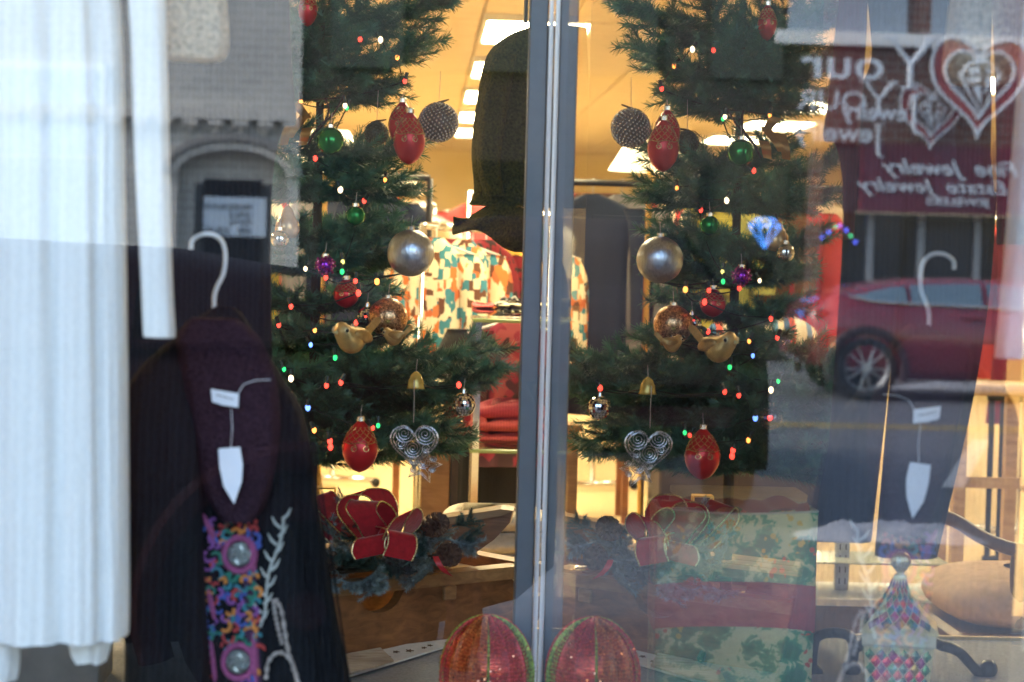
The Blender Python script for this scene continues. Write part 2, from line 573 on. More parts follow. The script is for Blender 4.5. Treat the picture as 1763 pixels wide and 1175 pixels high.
# ------------------------------------------------------------------ across the street (seen reflected in the pane)
YB = -25.7                         # facade line
def bx(px): return (px - 725) * 27 / FPX
def bz(py): return 1.5 + (440 - py) * 27 / FPX
def text(body, size, m, loc, parent, name='lettering', align='CENTER', shear=0, ext=.004, bold=0, sx=1.0):
    cu = bpy.data.curves.new('t', 'FONT')
    cu.body = body; cu.size = size; cu.align_x = align; cu.align_y = 'CENTER'
    cu.extrude = ext; cu.shear = shear; cu.offset = bold; cu.resolution_u = 3
    o = bpy.data.objects.new('t', cu)
    col.objects.link(o)
    dg = bpy.context.evaluated_depsgraph_get()
    me = bpy.data.meshes.new_from_object(o.evaluated_get(dg))
    bpy.data.objects.remove(o)
    # face +Y, reading along -X
    mt = Matrix(((-sx, 0, 0), (0, 0, 1), (0, 1, 0))).to_4x4()
    me.transform(mt)
    me.materials.clear(); me.materials.append(m)
    ob = bpy.data.objects.new(name, me)
    col.objects.link(ob)
    ob.parent = parent
    ob.location = Vector(loc) - parent.location
    return ob

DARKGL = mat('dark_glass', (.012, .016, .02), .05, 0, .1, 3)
TANB = brickmat('tan_brick', (.52, .50, .46), (.44, .43, .40), (.62, .60, .57))
TANS = mat('tan_stone', (.54, .51, .47), .85, 0, .12, 8, .2)
bl = thing('brick_building', 'grey tan brick building with an arched doorway and corbelled cornice across the street', 'building', (-5, YB - 3, .28))
# wall with an arched recess: pieces around the opening
ax0, ax1 = bx(305), bx(492); acx = (ax0 + ax1) / 2; aw = (ax1 - ax0) / 2
spring, crown = bz(312), bz(268)
wz1 = 5.6
bm = MB()
bm.box(((-14 + ax0) / 2, YB - .2, (.28 + wz1) / 2), (ax0 + 14, .4, wz1 - .28))
bm.box(((ax1 + bx(513)) / 2, YB - .2, (.28 + wz1) / 2), (bx(513) - ax1, .4, wz1 - .28))
arc = [(acx - aw * math.cos(math.pi * i / 16), spring + (crown - spring) * math.sin(math.pi * i / 16)) for i in range(17)]
for i in range(16):
    (xa, za), (xb, zb) = arc[i], arc[i + 1]
    bm.prism([(xa, YB, za), (xb, YB, zb), (xb, YB, wz1), (xa, YB, wz1)], (0, -.4, 0))
bm.build('wall', TANB, bl)
# recessed tympanum and jambs
rb = MB()
dx0, dx1, dz1 = bx(332), bx(464), bz(326)
rb.box((acx, YB - .32, (dz1 + crown) / 2 + .02), (aw * 2 + .04, .1, crown - dz1 + .04))
rb.box(((ax0 + dx0) / 2, YB - .32, (dz1 + .28) / 2), (dx0 - ax0, .1, dz1 - .28))
rb.box(((ax1 + dx1) / 2, YB - .32, (dz1 + .28) / 2), (ax1 - dx1, .1, dz1 - .28))
rb.build('recess', TANB, bl)
for i in range(19):                # arch bricks, each its own
    t0 = math.pi * (i + .04) / 19; t1 = math.pi * (i + .96) / 19
    q = []
    for (t, s) in ((t0, 1.0), (t1, 1.0), (t1, 1.17), (t0, 1.17)):
        q.append((acx - aw * s * math.cos(t), YB + .05, spring + (crown - spring + (s - 1) * aw) * math.sin(t)))
    MB().prism(q, (0, -.12, 0)).build('arch_stone', TANS, bl)
hood = []
for i in range(25):
    t = math.pi * i / 24
    hood.append((acx - aw * 1.22 * math.cos(t), YB + .05, spring + (crown - spring + .22 * aw) * math.sin(t)))
MB().tube(hood, .06, 6).build('hood_mould', mat('hood', (.24, .23, .22), .8), bl)
cor = MB(); cor.box(((-14 + bx(513)) / 2, YB + .06, bz(208)), (bx(513) + 14, .16, .14)); cor.build('cornice', TANS, bl)
for k in range(14):
    x = bx(498) - k * .31
    MB().box((x, YB + .06, bz(222)), (.19, .14, .09)).build('corbel', TANS, bl)
    MB().box((x, YB + .03, bz(234)), (.08, .07, .075)).build('corbel_drop', TANS, bl)
dr = MB(); dr.box(((dx0 + dx1) / 2, YB - .30, (dz1 + .28) / 2), (dx1 - dx0, .05, dz1 - .28))
door = dr.build('door', mat('door_dark', (.028, .035, .045), .4), bl)
MB().box(((dx0 + dx1) / 2, YB - .27, (bz(420) + dz1 - .1) / 2 - .3), (dx1 - dx0 - .22, .02, 1.5)).build('door_glass', DARKGL, bl)
# blind-covered window of the brick building
wn_ = MB(); wx0, wx1 = bx(-90), bx(182)
wn_.box(((wx0 + wx1) / 2, YB + .02, (bz(128) + bz(460)) / 2), (wx1 - wx0, .1, bz(128) - bz(460)))
wo = wn_.build('window', WHITE, bl)
MB().box(((wx0 + wx1) / 2, YB + .075, (bz(140) + bz(285)) / 2), (wx1 - wx0 - .18, .02, bz(140) - bz(285))).build('window_blind', mat('blind', (.55, .62, .72), .5), bl)
MB().box(((wx0 + wx1) / 2, YB + .075, (bz(292) + bz(450)) / 2), (wx1 - wx0 - .18, .02, bz(292) - bz(450))).build('window_panel', mat('panel_grey', (.45, .50, .53), .5), bl)
# door notice
nx, nz = (bx(348) + bx(456)) / 2, (bz(348) + bz(416)) / 2
nt_ = thing('door_notice', 'pale notice with dark lettering and a phone number on the arched door', 'notice', (nx, YB - .25, nz - .25))
MB().bbox((nx, YB - .24, nz), (bx(456) - bx(348), .02, bz(348) - bz(416)), .004).build('board', mat('notice_board', (.58, .68, .80), .5, 0, .03), nt_)
INK = mat('ink', (.015, .02, .025), .6)
lx = bx(432)
for (s, py, sz) in (('PROFESSIONAL', 366, .10), ('OFFICE', 380, .095), ('RENTAL', 392, .085), ('608', 407, .12)):
    text(s, sz, INK, (lx, YB - .226, bz(py)), nt_, align='LEFT', sx=.95)
text('328-4539', .12, INK, (lx - .27, YB - .226, bz(407)), nt_, align='LEFT', sx=.95)

# dim building in the middle
mb_ = thing('dark_shop_building', 'dark brown brick shop building with unlit windows across the street', 'building', (1.2, YB - 3, .28))
x0, x1 = bx(515), bx(1386)
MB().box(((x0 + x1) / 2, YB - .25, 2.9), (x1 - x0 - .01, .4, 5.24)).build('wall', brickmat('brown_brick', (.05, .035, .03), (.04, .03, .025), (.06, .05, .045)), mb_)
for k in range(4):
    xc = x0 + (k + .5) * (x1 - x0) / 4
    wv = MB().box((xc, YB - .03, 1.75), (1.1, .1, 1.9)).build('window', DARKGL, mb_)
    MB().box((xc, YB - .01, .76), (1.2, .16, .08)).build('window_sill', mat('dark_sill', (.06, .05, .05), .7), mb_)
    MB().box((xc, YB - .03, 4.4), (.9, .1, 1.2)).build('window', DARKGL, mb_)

# jewellery shop
jb = thing('jewellery_building', 'red brick jewellery shop with a burgundy sign band across the street', 'building', (8, YB - 3, .28))
jx0, jx1 = bx(1388), 16.0
REDB = brickmat('red_brick', (.22, .10, .075), (.17, .08, .06), (.26, .22, .20))
MB().box(((jx0 + jx1) / 2, YB - .25, 4.6), (jx1 - jx0, .4, 3.2)).build('wall', REDB, jb)
MB().box((bx(1403), YB - .25, 1.64), (.2, .4, 2.7)).build('wall_pier', REDB, jb)
MB().box(((bx(1480) + jx1) / 2, YB + .02, (bz(228) + bz(345)) / 2), (jx1 - bx(1480), .3, bz(228) - bz(345))).build('sign_band', mat('burgundy_sign', (.13, .018, .035), .5), jb)
MB().box(((bx(1418) + bx(1480)) / 2, YB - .2, (bz(228) + bz(345)) / 2), (bx(1480) - bx(1418), .3, bz(228) - bz(345))).build('dark_fascia', mat('dark_fascia', (.05, .05, .055), .6), jb)
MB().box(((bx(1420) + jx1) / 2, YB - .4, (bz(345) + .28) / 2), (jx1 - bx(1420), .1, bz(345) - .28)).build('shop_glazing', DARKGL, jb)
MB().box(((bx(1420) + jx1) / 2, YB - .3, .5), (jx1 - bx(1420), .2, .42)).build('stall_riser', mat('riser', (.10, .09, .09), .7), jb)
for px in (1510, 1600, 1700):
    MB().box((bx(px), YB - .33, 1.3), (.08, .1, 1.75)).build('glazing_bar', mat('bar_grey', (.35, .36, .37), .5), jb)
for px in (1450, 1700):
    wv = MB().box((bx(px), YB - .03, bz(-60)), (1.5, .08, 1.4)).build('window', mat('sky_glass', (.30, .36, .44), .2), jb)
    MB().box((bx(px), YB + .02, bz(-60) - .78), (1.8, .2, .16)).build('window_sill', WHITE, jb)
SIGNW = mat('sign_white', (.64, .69, .77), .5, 0, .03)
SIGNR = mat('sign_red', (.36, .07, .07), .5)
def heart_sign(cpx, cpy, wpx, yoff, nm, lab):
    cx_, cz_ = bx(cpx), bz(cpy)
    s = wpx * 27 / FPX / 2
    y = YB + yoff
    t = thing(nm, lab, 'sign', (cx_, y, cz_ - s))
    def HP(u, k=1.0, wob=0.0):
        # heart whose lobes curl inwards, top is open
        a = u * 2 * math.pi
        x = 16 * math.sin(a) ** 3
        z = 13 * math.cos(a) - 5 * math.cos(2 * a) - 2 * math.cos(3 * a) - math.cos(4 * a)
        return Vector((cx_ + x / 16 * s * k, y, cz_ + (z + 2) / 16 * s * k * 1.08 + wob))
    n = 60
    us = [.045 + (.91) * i / (n - 1) for i in range(n)]
    outer = [HP(u, 1.0 + .03 * math.sin(40 * u)) for u in us]
    inner = [HP(u, .70) + Vector((0, 0, .04 * s)) for u in us]
    r = MB()
    for i in range(n - 1):
        r.add([outer[i], outer[i + 1], inner[i + 1], inner[i]], [(0, 1, 2, 3)])
        k = len(r.v); r.add([p + Vector((0, .02, 0)) for p in (outer[i], outer[i + 1], inner[i + 1], inner[i])], [(3, 2, 1, 0)])
    r.build('heart_band', SIGNR, t)
    o2 = MB()
    dd = Vector((0, .035, 0))
    loop = [p + dd for p in outer] + [p + dd for p in reversed(inner)] + [outer[0] + dd]
    o2.tube(loop, s * .035, 6); o2.build('heart_outline', SIGNW, t)
    g = MB()
    def GP(x, z): return Vector((cx_ + x * s, y + .05, cz_ + z * s))
    P = [(-.40, .20), (-.22, .46), (.14, .50), (.42, .26), (.06, -.56)]
    g.tube([GP(*p) for p in P + [P[0]]], s * .035, 6)
    g.build('gem_outline', SIGNW, t)
    for q in ([(-.24, .36), (-.02, .40), (.0, .26), (-.22, .24)], [(-.24, .18), (.02, .20), (.0, .08), (-.20, .06)], [(-.14, 0), (.02, .03), (.05, -.40)],
              [(.10, .40), (.26, .30), (.14, .26)], [(.12, .18), (.28, .2), (.10, -.20)], [(-.34, .18), (-.28, .16), (-.2, -.02)]):
        MB().prism([GP(*p) for p in q], (0, .012, 0)).build('gem_facet', SIGNW, t)
    return t, s
def serif(t, ch, cpx, cpy, hpx, m):
    """tall seriffed capital built from bars"""
    y = t.location.y + .03
    h = hpx * 27 / FPX; X, Z = bx(cpx), bz(cpy)
    def B(pts, r): 
        return MB().tube([(X - a * h, y, Z + c * h) for a, c in pts], [q * h for q in r], 6)
    o = MB()
    if ch == 'Y':
        for m_ in (B([(-.42, .5), (0, -.02)], (.07, .06)), B([(.42, .5), (0, -.02)], (.05, .05)), B([(0, 0), (0, -.5)], (.065, .065)),
                   B([(-.58, .5), (-.26, .5)], (.03, .03)), B([(.26, .5), (.58, .5)], (.03, .03)), B([(-.18, -.5), (.18, -.5)], (.03, .03))):
            o.add(m_.v, m_.f)
    else:
        for m_ in (B([(0, .5), (0, -.35), (-.06, -.52), (-.2, -.55)], (.06, .06, .05, .04)), B([(-.15, .5), (.15, .5)], (.03, .03))):
            o.add(m_.v, m_.f)
    return o.build('letter', m, t)
h1, s1 = heart_sign(1667, 128, 170, .42, 'heart_sign', 'large heart and diamond jewellery sign with white lettering')
serif(h1, 'Y', 1548, 92, 84, SIGNW)
text('our', .55, SIGNW, (bx(1505), YB + .46, bz(98)), h1, align='LEFT', bold=.006, sx=1.3)
serif(h1, 'J', 1557, 178, 62, SIGNW)
text('ewelry', .30, SIGNW, (bx(1546), YB + .46, bz(177)), h1, align='LEFT', bold=.004, sx=1.0)
MB().box((bx(1560), YB + .2, bz(170)), (.06, .45, .06)).build('bracket', BLACK, h1)
h2, s2 = heart_sign(1594, 178, 112, .2, 'heart_sign', 'smaller heart and diamond jewellery sign above the burgundy band')
serif(h2, 'Y', 1502, 152, 58, SIGNW)
text('OUR', .34, SIGNW, (bx(1482), YB + .24, bz(158)), h2, align='LEFT', bold=.003, sx=1.2)
serif(h2, 'J', 1503, 222, 52, SIGNW)
text('ewelry', .33, SIGNW, (bx(1494), YB + .24, bz(212)), h2, align='LEFT', bold=.004, sx=1.1)
text('Fine  Jewelry', .26, SIGNW, (bx(1752), YB + .19, bz(267)), jb, align='LEFT', shear=.35, bold=.004, sx=1.25)
text('Estate  Jewelry', .24, SIGNW, (bx(1735), YB + .19, bz(299)), jb, align='LEFT', shear=.35, bold=.002, sx=1.3)
text('JEWELERS', .13, SIGNW, (bx(1700), YB + .19, bz(324)), jb, align='LEFT', bold=.002, sx=1.4)
# neon diamond
nd = thing('neon_diamond', 'blue neon outline of a cut diamond in the dark shop window', 'neon sign', (bx(1315), YB + .08, bz(412)))
NEON = emit('neon_blue', (.08, .33, 1.0), E(11))
g = MB()
def ND(px, py): return Vector((bx(px), YB + .08, bz(py)))
for l in ([(1288, 374), (1302, 361), (1330, 361), (1343, 374), (1316, 412), (1288, 374)], [(1288, 374), (1343, 374)], [(1302, 361), (1306, 374), (1316, 412)], [(1330, 361), (1326, 374), (1316, 412)], [(1302, 361), (1316, 374), (1330, 361)]):
    g.tube([ND(*p) for p in l], .011, 6)
g.build('neon_tube', NEON, nd)
# coloured lights in the jewellery window
sl = thing('window_lights', 'gabled string of blue and green lights in the jewellery window', 'string lights', (bx(1450), YB - .25, bz(408)))
BLUEL = emit('bulb_blue_far', (.1, .15, 1), E(14)); GREENL = emit('bulb_green_far', (.1, .9, .4), E(9))
pl = [(1412, 402), (1424, 390), (1436, 380), (1447, 371), (1455, 369), (1466, 376), (1474, 386), (1483, 397)]
MB().tube([(bx(a), YB - .26, bz(c)) for a, c in pl], .008, 5).build('wire', BLACK, sl)
for i, (a, c) in enumerate(pl):
    MB().ball((bx(a), YB - .25, bz(c)), .024, 8, 6).build('bulb', GREENL if i in (6, 3) else BLUEL, sl)
# slush by the far kerb and a patch in the road
for (X, Y, lx_, ly_) in ((2.35, -9.3, .9, .35), (3.3, -9.1, .6, .25), (6.5, -22.7, 2.4, .22)):
    sn = MB()
    sn.grid(25, 13, lambda u, v: (X + (u - .5) * lx_ * (1 + .15 * noise1(v * 9, X)), Y + (v - .5) * ly_ * (1 + .3 * noise1(u * 12, Y)), .158 + max(0, .075 * (1 - (2 * u - 1) ** 4) * (1 - (2 * v - 1) ** 2) * (1 + .4 * noise1(u * 14 + v * 9, 2)))))
    tag(sn.build('snow', mat('snow', (.30, .31, .34), .7, 0, .1, 30, .3), smooth=True), kind='stuff')

# ------------------------------------------------------------------ red car parked across the street
YC = -20.2                          # side nearest the shop
def cx_at(px): return (px - 725) * 21.5 / FPX
car = thing('parked_car', 'red hatchback parked at the far kerb in front of the jewellery shop', 'car', (cx_at(1395) + 2.1, YC - .88, .16))
RED = mat('car_red', (.17, .008, .016), .25, 0, .05, 3, 0, coat=.8)
cxo = cx_at(1395)                   # rear end
L = 4.25; HW = .88
g0 = .16
def prof(u):
    """u 0 rear..1 front -> (bottom, waist height, roof height)"""
    xs = [0, .02, .08, .16, .27, .40, .52, .62, .72, .84, .95, 1.0]
    bo = [.42, .34, .28, .24, .22, .22, .22, .22, .22, .24, .30, .40]
    wa = [.72, .90, .98, 1.00, .98, .96, .94, .92, .89, .84, .74, .56]
    ro = [.73, .93, 1.08, 1.18, 1.235, 1.25, 1.235, 1.15, .935, .87, .755, .565]
    for i in range(len(xs) - 1):
        if u <= xs[i + 1]:
            f = (u - xs[i]) / (xs[i + 1] - xs[i]); f = f * f * (3 - 2 * f)
            return [p[i] + (p[i + 1] - p[i]) * f for p in (bo, wa, ro)]
    return bo[-1], wa[-1], ro[-1]
def ring(u):
    bo, wa, ro = prof(u)
    w0 = HW * (1 - .18 * max(0, (abs(u - .5) - .38) / .12) ** 2)
    wr = w0 * (.70 if ro - wa > .12 else .86)
    h = [(-w0 * .88, bo), (-w0 * .98, bo + .12), (-w0, (bo + wa) / 2), (-w0 * .975, wa - .06), (-w0 * .93, wa), (-(wr + (w0 * .93 - wr) * .35), wa + (ro - wa) * .6), (-wr, ro - .035 * min(1, (ro - wa) * 4)), (-wr * .6, ro)]
    return h + [(-a, c) for a, c in reversed(h)]
body = MB()
NU = 46
def cpt(u, a, c): return Vector((cxo + u * L, YC - HW - a, g0 + c))
body.grid(16, NU, lambda i, j: (0, 0, 0), True)
body.v = []
for j in range(NU):
    for (a, c) in ring(j / (NU - 1)):
        body.v.append(cpt(j / (NU - 1), a, c))
body.f += [tuple(range(16)), tuple((NU - 1) * 16 + k for k in range(15, -1, -1))]
body.build('body', RED, car, True)
CARGL = mat('car_glass', (.10, .15, .19), .06, 0, .1)
def side_panel(us, lo, hi, out, name, m, sgn=-1):
    o = MB(); n = len(us)
    vs = []
    for u, l_, h_ in zip(us, lo, hi):
        bo, wa, ro = prof(u)
        w0 = HW * (1 - .18 * max(0, (abs(u - .5) - .38) / .12) ** 2); wr = w0 * .70
        for z in (l_, h_):
            f = min(1, max(0, (z - wa) / max(.05, ro - wa)))
            y = w0 * .93 + (wr - w0 * .93) * f if z > wa else w0 * .96
            vs.append(cpt(u, sgn * (y + out), z))
    fs = [(2 * i, 2 * i + 2, 2 * i + 3, 2 * i + 1) for i in range(n - 1)]
    o.add(vs, fs)
    return o.build(name, m, car, True)
for s in (-1, 1):
    side_panel([.115, .16, .2, .24], [1.035, 1.01, 1.0, .995], [1.05, 1.10, 1.14, 1.165], .03, 'quarter_window', CARGL, s)
    side_panel([.25, .30, .36, .42], [.99, .985, .98, .975], [1.17, 1.185, 1.195, 1.20], .03, 'rear_window', CARGL, s)
    side_panel([.435, .48, .54, .60, .66], [.975, .97, .965, .955, .95], [1.20, 1.195, 1.18, 1.11, .99], .03, 'front_window', CARGL, s)
    tr = MB()
    tr.tube([cpt(u, s * (HW * .93 + .02), z) for u, z in ((.10, 1.05), (.16, 1.0), (.25, .985), (.42, .968), (.55, .955), (.67, .94))], .014, 6)
    tr.build('chrome_trim', CHROME, car)
    MB().bbox(cpt(.40, s * (HW + .02), .86), (.22, .03, .035), .01).build('door_handle', RED, car)
    MB().bbox(cpt(.635, s * (HW + .10), 1.02), (.12, .18, .12), .03).build('mirror', RED, car)
    MB().bbox(cpt(.06, s * HW * .86, .86), (.30, .12, .11), .03).build('tail_light', mat('tail_light', (.20, .01, .02), .6), car)
    MB().bbox(cpt(.955, s * HW * .72, .68), (.20, .30, .10), .03).build('headlight', mat('headlight', (.7, .72, .75), .1), car)
    for u in (.145, .77):
        X = cxo + u * L
        yy = YC - HW - s * (HW - .10)
        wh = MB(); wh.lathe((X, yy, g0 + .33), [(.23, -.10), (.30, -.105), (.325, -.08), (.33, 0), (.325, .08), (.30, .105), (.23, .10), (.225, 0), (.23, -.10)], 28, (0, 1, 0))
        wo = wh.build('wheel', mat('tyre', (.02, .02, .022), .8), car, True)
        rm = MB()
        rm.lathe((X, yy, g0 + .33), [(.20, -.06), (.228, -.1), (.232, .1), (.20, .06), (.2, -.06)], 28, (0, 1, 0))
        yo = yy + (.085 if s < 0 else -.085)
        for k in range(10):
            a = 2 * math.pi * (k + (.12 if k % 2 else -.12)) / 10
            rm.tube([(X + .03 * math.cos(a), yo, g0 + .33 + .03 * math.sin(a)), (X + .215 * math.cos(a), yo, g0 + .33 + .215 * math.sin(a))], .013, 5)
        rm.lathe((X, yo, g0 + .33), [(.001, -.02), (.05, -.02), (.05, .02), (.001, .02)], 12, (0, 1, 0))
        rm.build('rim', mat('rim_alloy', (.55, .57, .60), .3, .9), wo)
        MB().lathe((X, yy, g0 + .33), [(.001, -.01), (.2, -.01), (.2, .01), (.001, .01)], 20, (0, 1, 0)).build('brake_disc', BLACK, wo)
        ar = MB()
        pts = [(X + .385 * math.cos(t), YC - HW - s * (HW + .004), g0 + .33 + .385 * math.sin(t)) for t in [math.pi * i / 18 for i in range(-2, 21)]]
        ar.tube(pts, .045, 6)
        ar.build('wheel_arch', mat('arch_black', (.03, .012, .014), .6), car)

# assumed dark car at the near kerb: matt copy that blocks reflected street light
def copy_tree(o, parent=None):
    c = o.copy(); col.objects.link(c); c.parent = parent
    for ch in list(o.children): copy_tree(ch, c)
    return c
near_blocker_car = copy_tree(car)
near_blocker_car.location = (-1.95, -5.6, .16)
near_blocker_car.scale = (1.12, 1.12, 1.09)
near_blocker_car.rotation_euler = (0, 0, math.pi)
tag(near_blocker_car, 'dark burgundy hatchback assumed at the near kerb to block the reflected street', 'car')
DARKC = mat('car_dark', (.009, .002, .004), .7, 0, .05, 3, 0, 0, .05)
for ch in near_blocker_car.children:
    if ch.name.split('.')[0] in ('body', 'door_handle', 'mirror'):
        ch.material_slots[0].link = 'OBJECT'; ch.material_slots[0].material = DARKC
    for g2 in ch.children:
        g2.material_slots[0].link = 'OBJECT'; g2.material_slots[0].material = DARKC
    if ch.name.split('.')[0] in ('chrome_trim', 'headlight', 'wheel', 'wheel_arch', 'quarter_window', 'rear_window', 'front_window', 'tail_light'):
        ch.material_slots[0].link = 'OBJECT'; ch.material_slots[0].material = DARKC

street_blocker_car = copy_tree(near_blocker_car)  # added car, seen only reflected; blocks street light over the tree
street_blocker_car.location = (.86, -11.9, .16)
street_blocker_car.rotation_euler = (0, 0, math.pi / 2)
street_blocker_car.scale = (1.1, 1.1, 1.28)
tag(street_blocker_car, 'added black car in the street that blocks the reflected road', 'car')

# ------------------------------------------------------------------ garments hanging in the window
def cloth(name, label, rows_px, Y, b, m, cat, n=64, k=9, nr=26, ph=0.0, group=None, parent=None, bscale=None, org=None):
    """rows_px: (py, xl, xr, fold)  -> lofted hanging cloth at depth Y, half depth b"""
    rows = []
    for r in rows_px:
        py, xl, xr, am = r[:4]
        dy = r[4] if len(r) > 4 else 0
        bb = r[5] if len(r) > 5 else b
        c = W((xl + xr) / 2, py, Y + dy)
        rows.append((c, M((xr - xl) / 2, Y + dy), bb, am))
    o = MB().loft(smooth_rows(rows, nr), n, k, ph)
    ob = o.build(name, m, parent, True)
    if parent is None: tag(ob, label, cat, group)
    return ob, rows
WKNIT = knit('white_knit', (.75, .75, .74), 120, .25, .05, 0, .2)
wt = thing('white_cardigan', 'long white pleated cardigan with a hanging sleeve beside the black sweater', 'cardigan', W(60, 1140, 3.1))
cloth('body', '', [(-260, -200, 150, .12), (0, -215, 196, .16), (400, -225, 206, .17), (800, -230, 212, .17), (1040, -228, 214, .19), (1092, -225, 212, .22)], 3.1, .085, WKNIT, '', 110, 13, 30, parent=wt)
cloth('hem_panel', '', [(700, 120, 205, .1), (1000, 128, 200, .2), (1105, 118, 190, .3), (1138, 132, 182, .35)], 3.12, .03, WKNIT, '', 40, 5, 16, parent=wt)
cloth('hem_panel', '', [(900, -120, 30, .1), (1120, -120, 32, .2), (1170, -110, 26, .3)], 3.08, .04, WKNIT, '', 40, 5, 14, parent=wt)
cloth('sleeve', '', [(-200, 195, 275, .03), (0, 222, 284, .06), (260, 232, 291, .07), (470, 243, 296, .06), (570, 247, 301, .04), (580, 250, 299, .03)], 3.1, .028, WKNIT, '', 40, 4, 22, parent=wt)
BOUC = mat('boucle', (.50, .40, .29), .95, 0, .5, 130, 1.0)
cloth('boucle_top', 'beige nubby boucle knit hem hanging above the navy coat', [(-220, 250, 372, .06), (-60, 262, 384, .08), (60, 268, 392, .1), (92, 272, 388, .1), (103, 280, 376, .1)], 3.25, .05, BOUC, 'sweater', 48, 6, 18)
NAVY = knit('navy_wool', (.014, .016, .022), 200, .3, .2, 0, 0)
nc = thing('navy_coat', 'dark navy wool coat hanging behind the black sweater', 'coat', W(380, 900, 3.85))
cloth('body', '', [(-300, 150, 470, .03), (-100, 140, 490, .04), (120, 140, 502, .05), (206, 150, 508, .05), (216, 160, 486, .05), (330, 170, 466, .06), (640, 170, 468, .08), (1000, 150, 480, .1)], 3.85, .07, NAVY, '', 64, 7, 34, parent=nc)
MB().tube([W(478, y, 3.84) for y in range(-200, 200, 40)], .004, 6).build('seam', NAVY, nc)

# black sweater with embroidered front
BKN = knit('black_knit', (.009, .010, .013), 170, .6, .35, 0, 0)
Ys = 3.42
bs = thing('black_sweater', 'black knitted sweater with an embroidered floral placket on a white hanger', 'sweater', W(390, 1300, Ys))
brow = [(528, 372, 402, .0, 0, .02), (545, 345, 420, .02, 0, .03), (572, 318, 436, .02, 0, .045), (605, 288, 458, .03, 0, .06), (650, 256, 486, .04, 0, .075), (720, 236, 524, .05, 0, .085), (860, 228, 546, .05, 0, .09), (1020, 220, 572, .06, 0, .095), (1175, 216, 602, .07, 0, .1), (1330, 214, 622, .08, 0, .1)]
_, rws = cloth('body', '', brow, Ys, .09, BKN, '', 90, 11, 44, parent=bs)
srows = smooth_rows(rws, 60)
def front(px, py, out=.004):
    """point on the sweater's front behind pixel"""
    p = W(px, py, Ys)
    best = min(srows, key=lambda r: abs(r[0].z - p.z))
    c, a, b, am = best
    f = max(0, 1 - min(1, abs((p.x - c.x) / a)) ** (2 / .75)) ** (.75 / 2)
    Yf = Ys - b * f * (1 - am * .3) - out
    return W(px, py, Yf)
cloth('sleeve', '', [(566, 326, 354, .0, .05, .03), (596, 284, 352, .02, .03, .045), (640, 238, 347, .03, .01, .055), (680, 219, 345, .04, 0, .055), (760, 212, 346, .05, -.02, .06), (950, 214, 350, .06, -.03, .06), (1175, 217, 362, .06, -.04, .06), (1330, 220, 372, .06, -.04, .06)], Ys - .07, .06, BKN, '', 50, 9, 28, parent=bs)
cloth('cowl', '', [(548, 330, 408, .03), (580, 306, 446, .06), (640, 312, 472, .08), (720, 326, 482, .09), (800, 342, 474, .09), (860, 358, 460, .07), (896, 382, 438, .05)], Ys - .10, .035, mat('black_mohair', (.038, .020, .032), .95, 0, .5, 220, 1.0, 0, .1), '', 44, 5, 24, parent=bs)
# rib lines
for k in range(9):
    x0, x1 = 505 + k * 4.5, 522 + k * 10
    MB().tube([front(x0 + (x1 - x0) * t, 760 + (1175 - 760) * t, .001) for t in [i / 10 for i in range(13)]], .0016, 5).build('rib', BKN, bs)
for k in range(8):
    MB().tube([W(226 + k * 14, 700 + 480 * t, Ys - .128 + .004 * abs(k - 4)) for t in [i / 8 for i in range(9)]], .0018, 5).build('rib', BKN, bs)
# embroidered placket
PK = mat('emb_pink', (.30, .07, .18), .9, 0, .3, 200, .5)
EC = {'emb_orange': (.60, .22, .05), 'emb_blue': (.06, .10, .36), 'emb_green': (.03, .18, .13), 'emb_purple': (.24, .08, .30), 'emb_teal': (.04, .20, .25), 'emb_red': (.42, .05, .05)}
EM = [mat(k, c, .9, 0, .25, 200, .5) for k, c in EC.items()]
band = MB()
band.grid(9, 30, lambda u, v: front(352 + (6 + 10 * v) * 1.0 + u * (78 + 8 * v), 905 + v * 330, .002 + .001 * math.sin(u * 9)))
band.build('placket', mat('emb_base', (.05, .02, .05), .95), bs)
for (xa, ya, xb, yb) in ((350, 885, 372, 935), (358, 1010, 372, 1075), (428, 925, 438, 990), (362, 1090, 374, 1200), (436, 1090, 440, 1180)):
    MB().tube([front(xa + (xb - xa) * t, ya + (yb - ya) * t, .003) for t in (0, .33, .66, 1)], [.003, .006, .006, .003], 6).build('embroidery', PK, bs)
rg = random.Random(5)
spots = []
for i in range(110):
    for _ in range(30):
        x, y = rg.uniform(356, 444), rg.uniform(900, 1178)
        if math.hypot(x - 412, y - 955) < 34 or math.hypot(x - 410, y - 1140) < 34: continue
        if all(math.hypot(x - a, y - c) > 10 for a, c in spots): break
    else: continue
    spots.append((x, y))
    a0 = rg.uniform(0, 6.3); rr = rg.uniform(6, 14); sw = rg.choice((-1, 1))
    pts = [front(x + rr * (1 - t * .5) * math.cos(a0 + sw * t * 4.2), y + rr * (1 - t * .5) * math.sin(a0 + sw * t * 4.2), .004) for t in [j / 8 for j in range(9)]]
    MB().tube(pts, [.0012] + [.0032] * 7 + [.0016], 6).build('embroidery', EM[i % 6], bs)
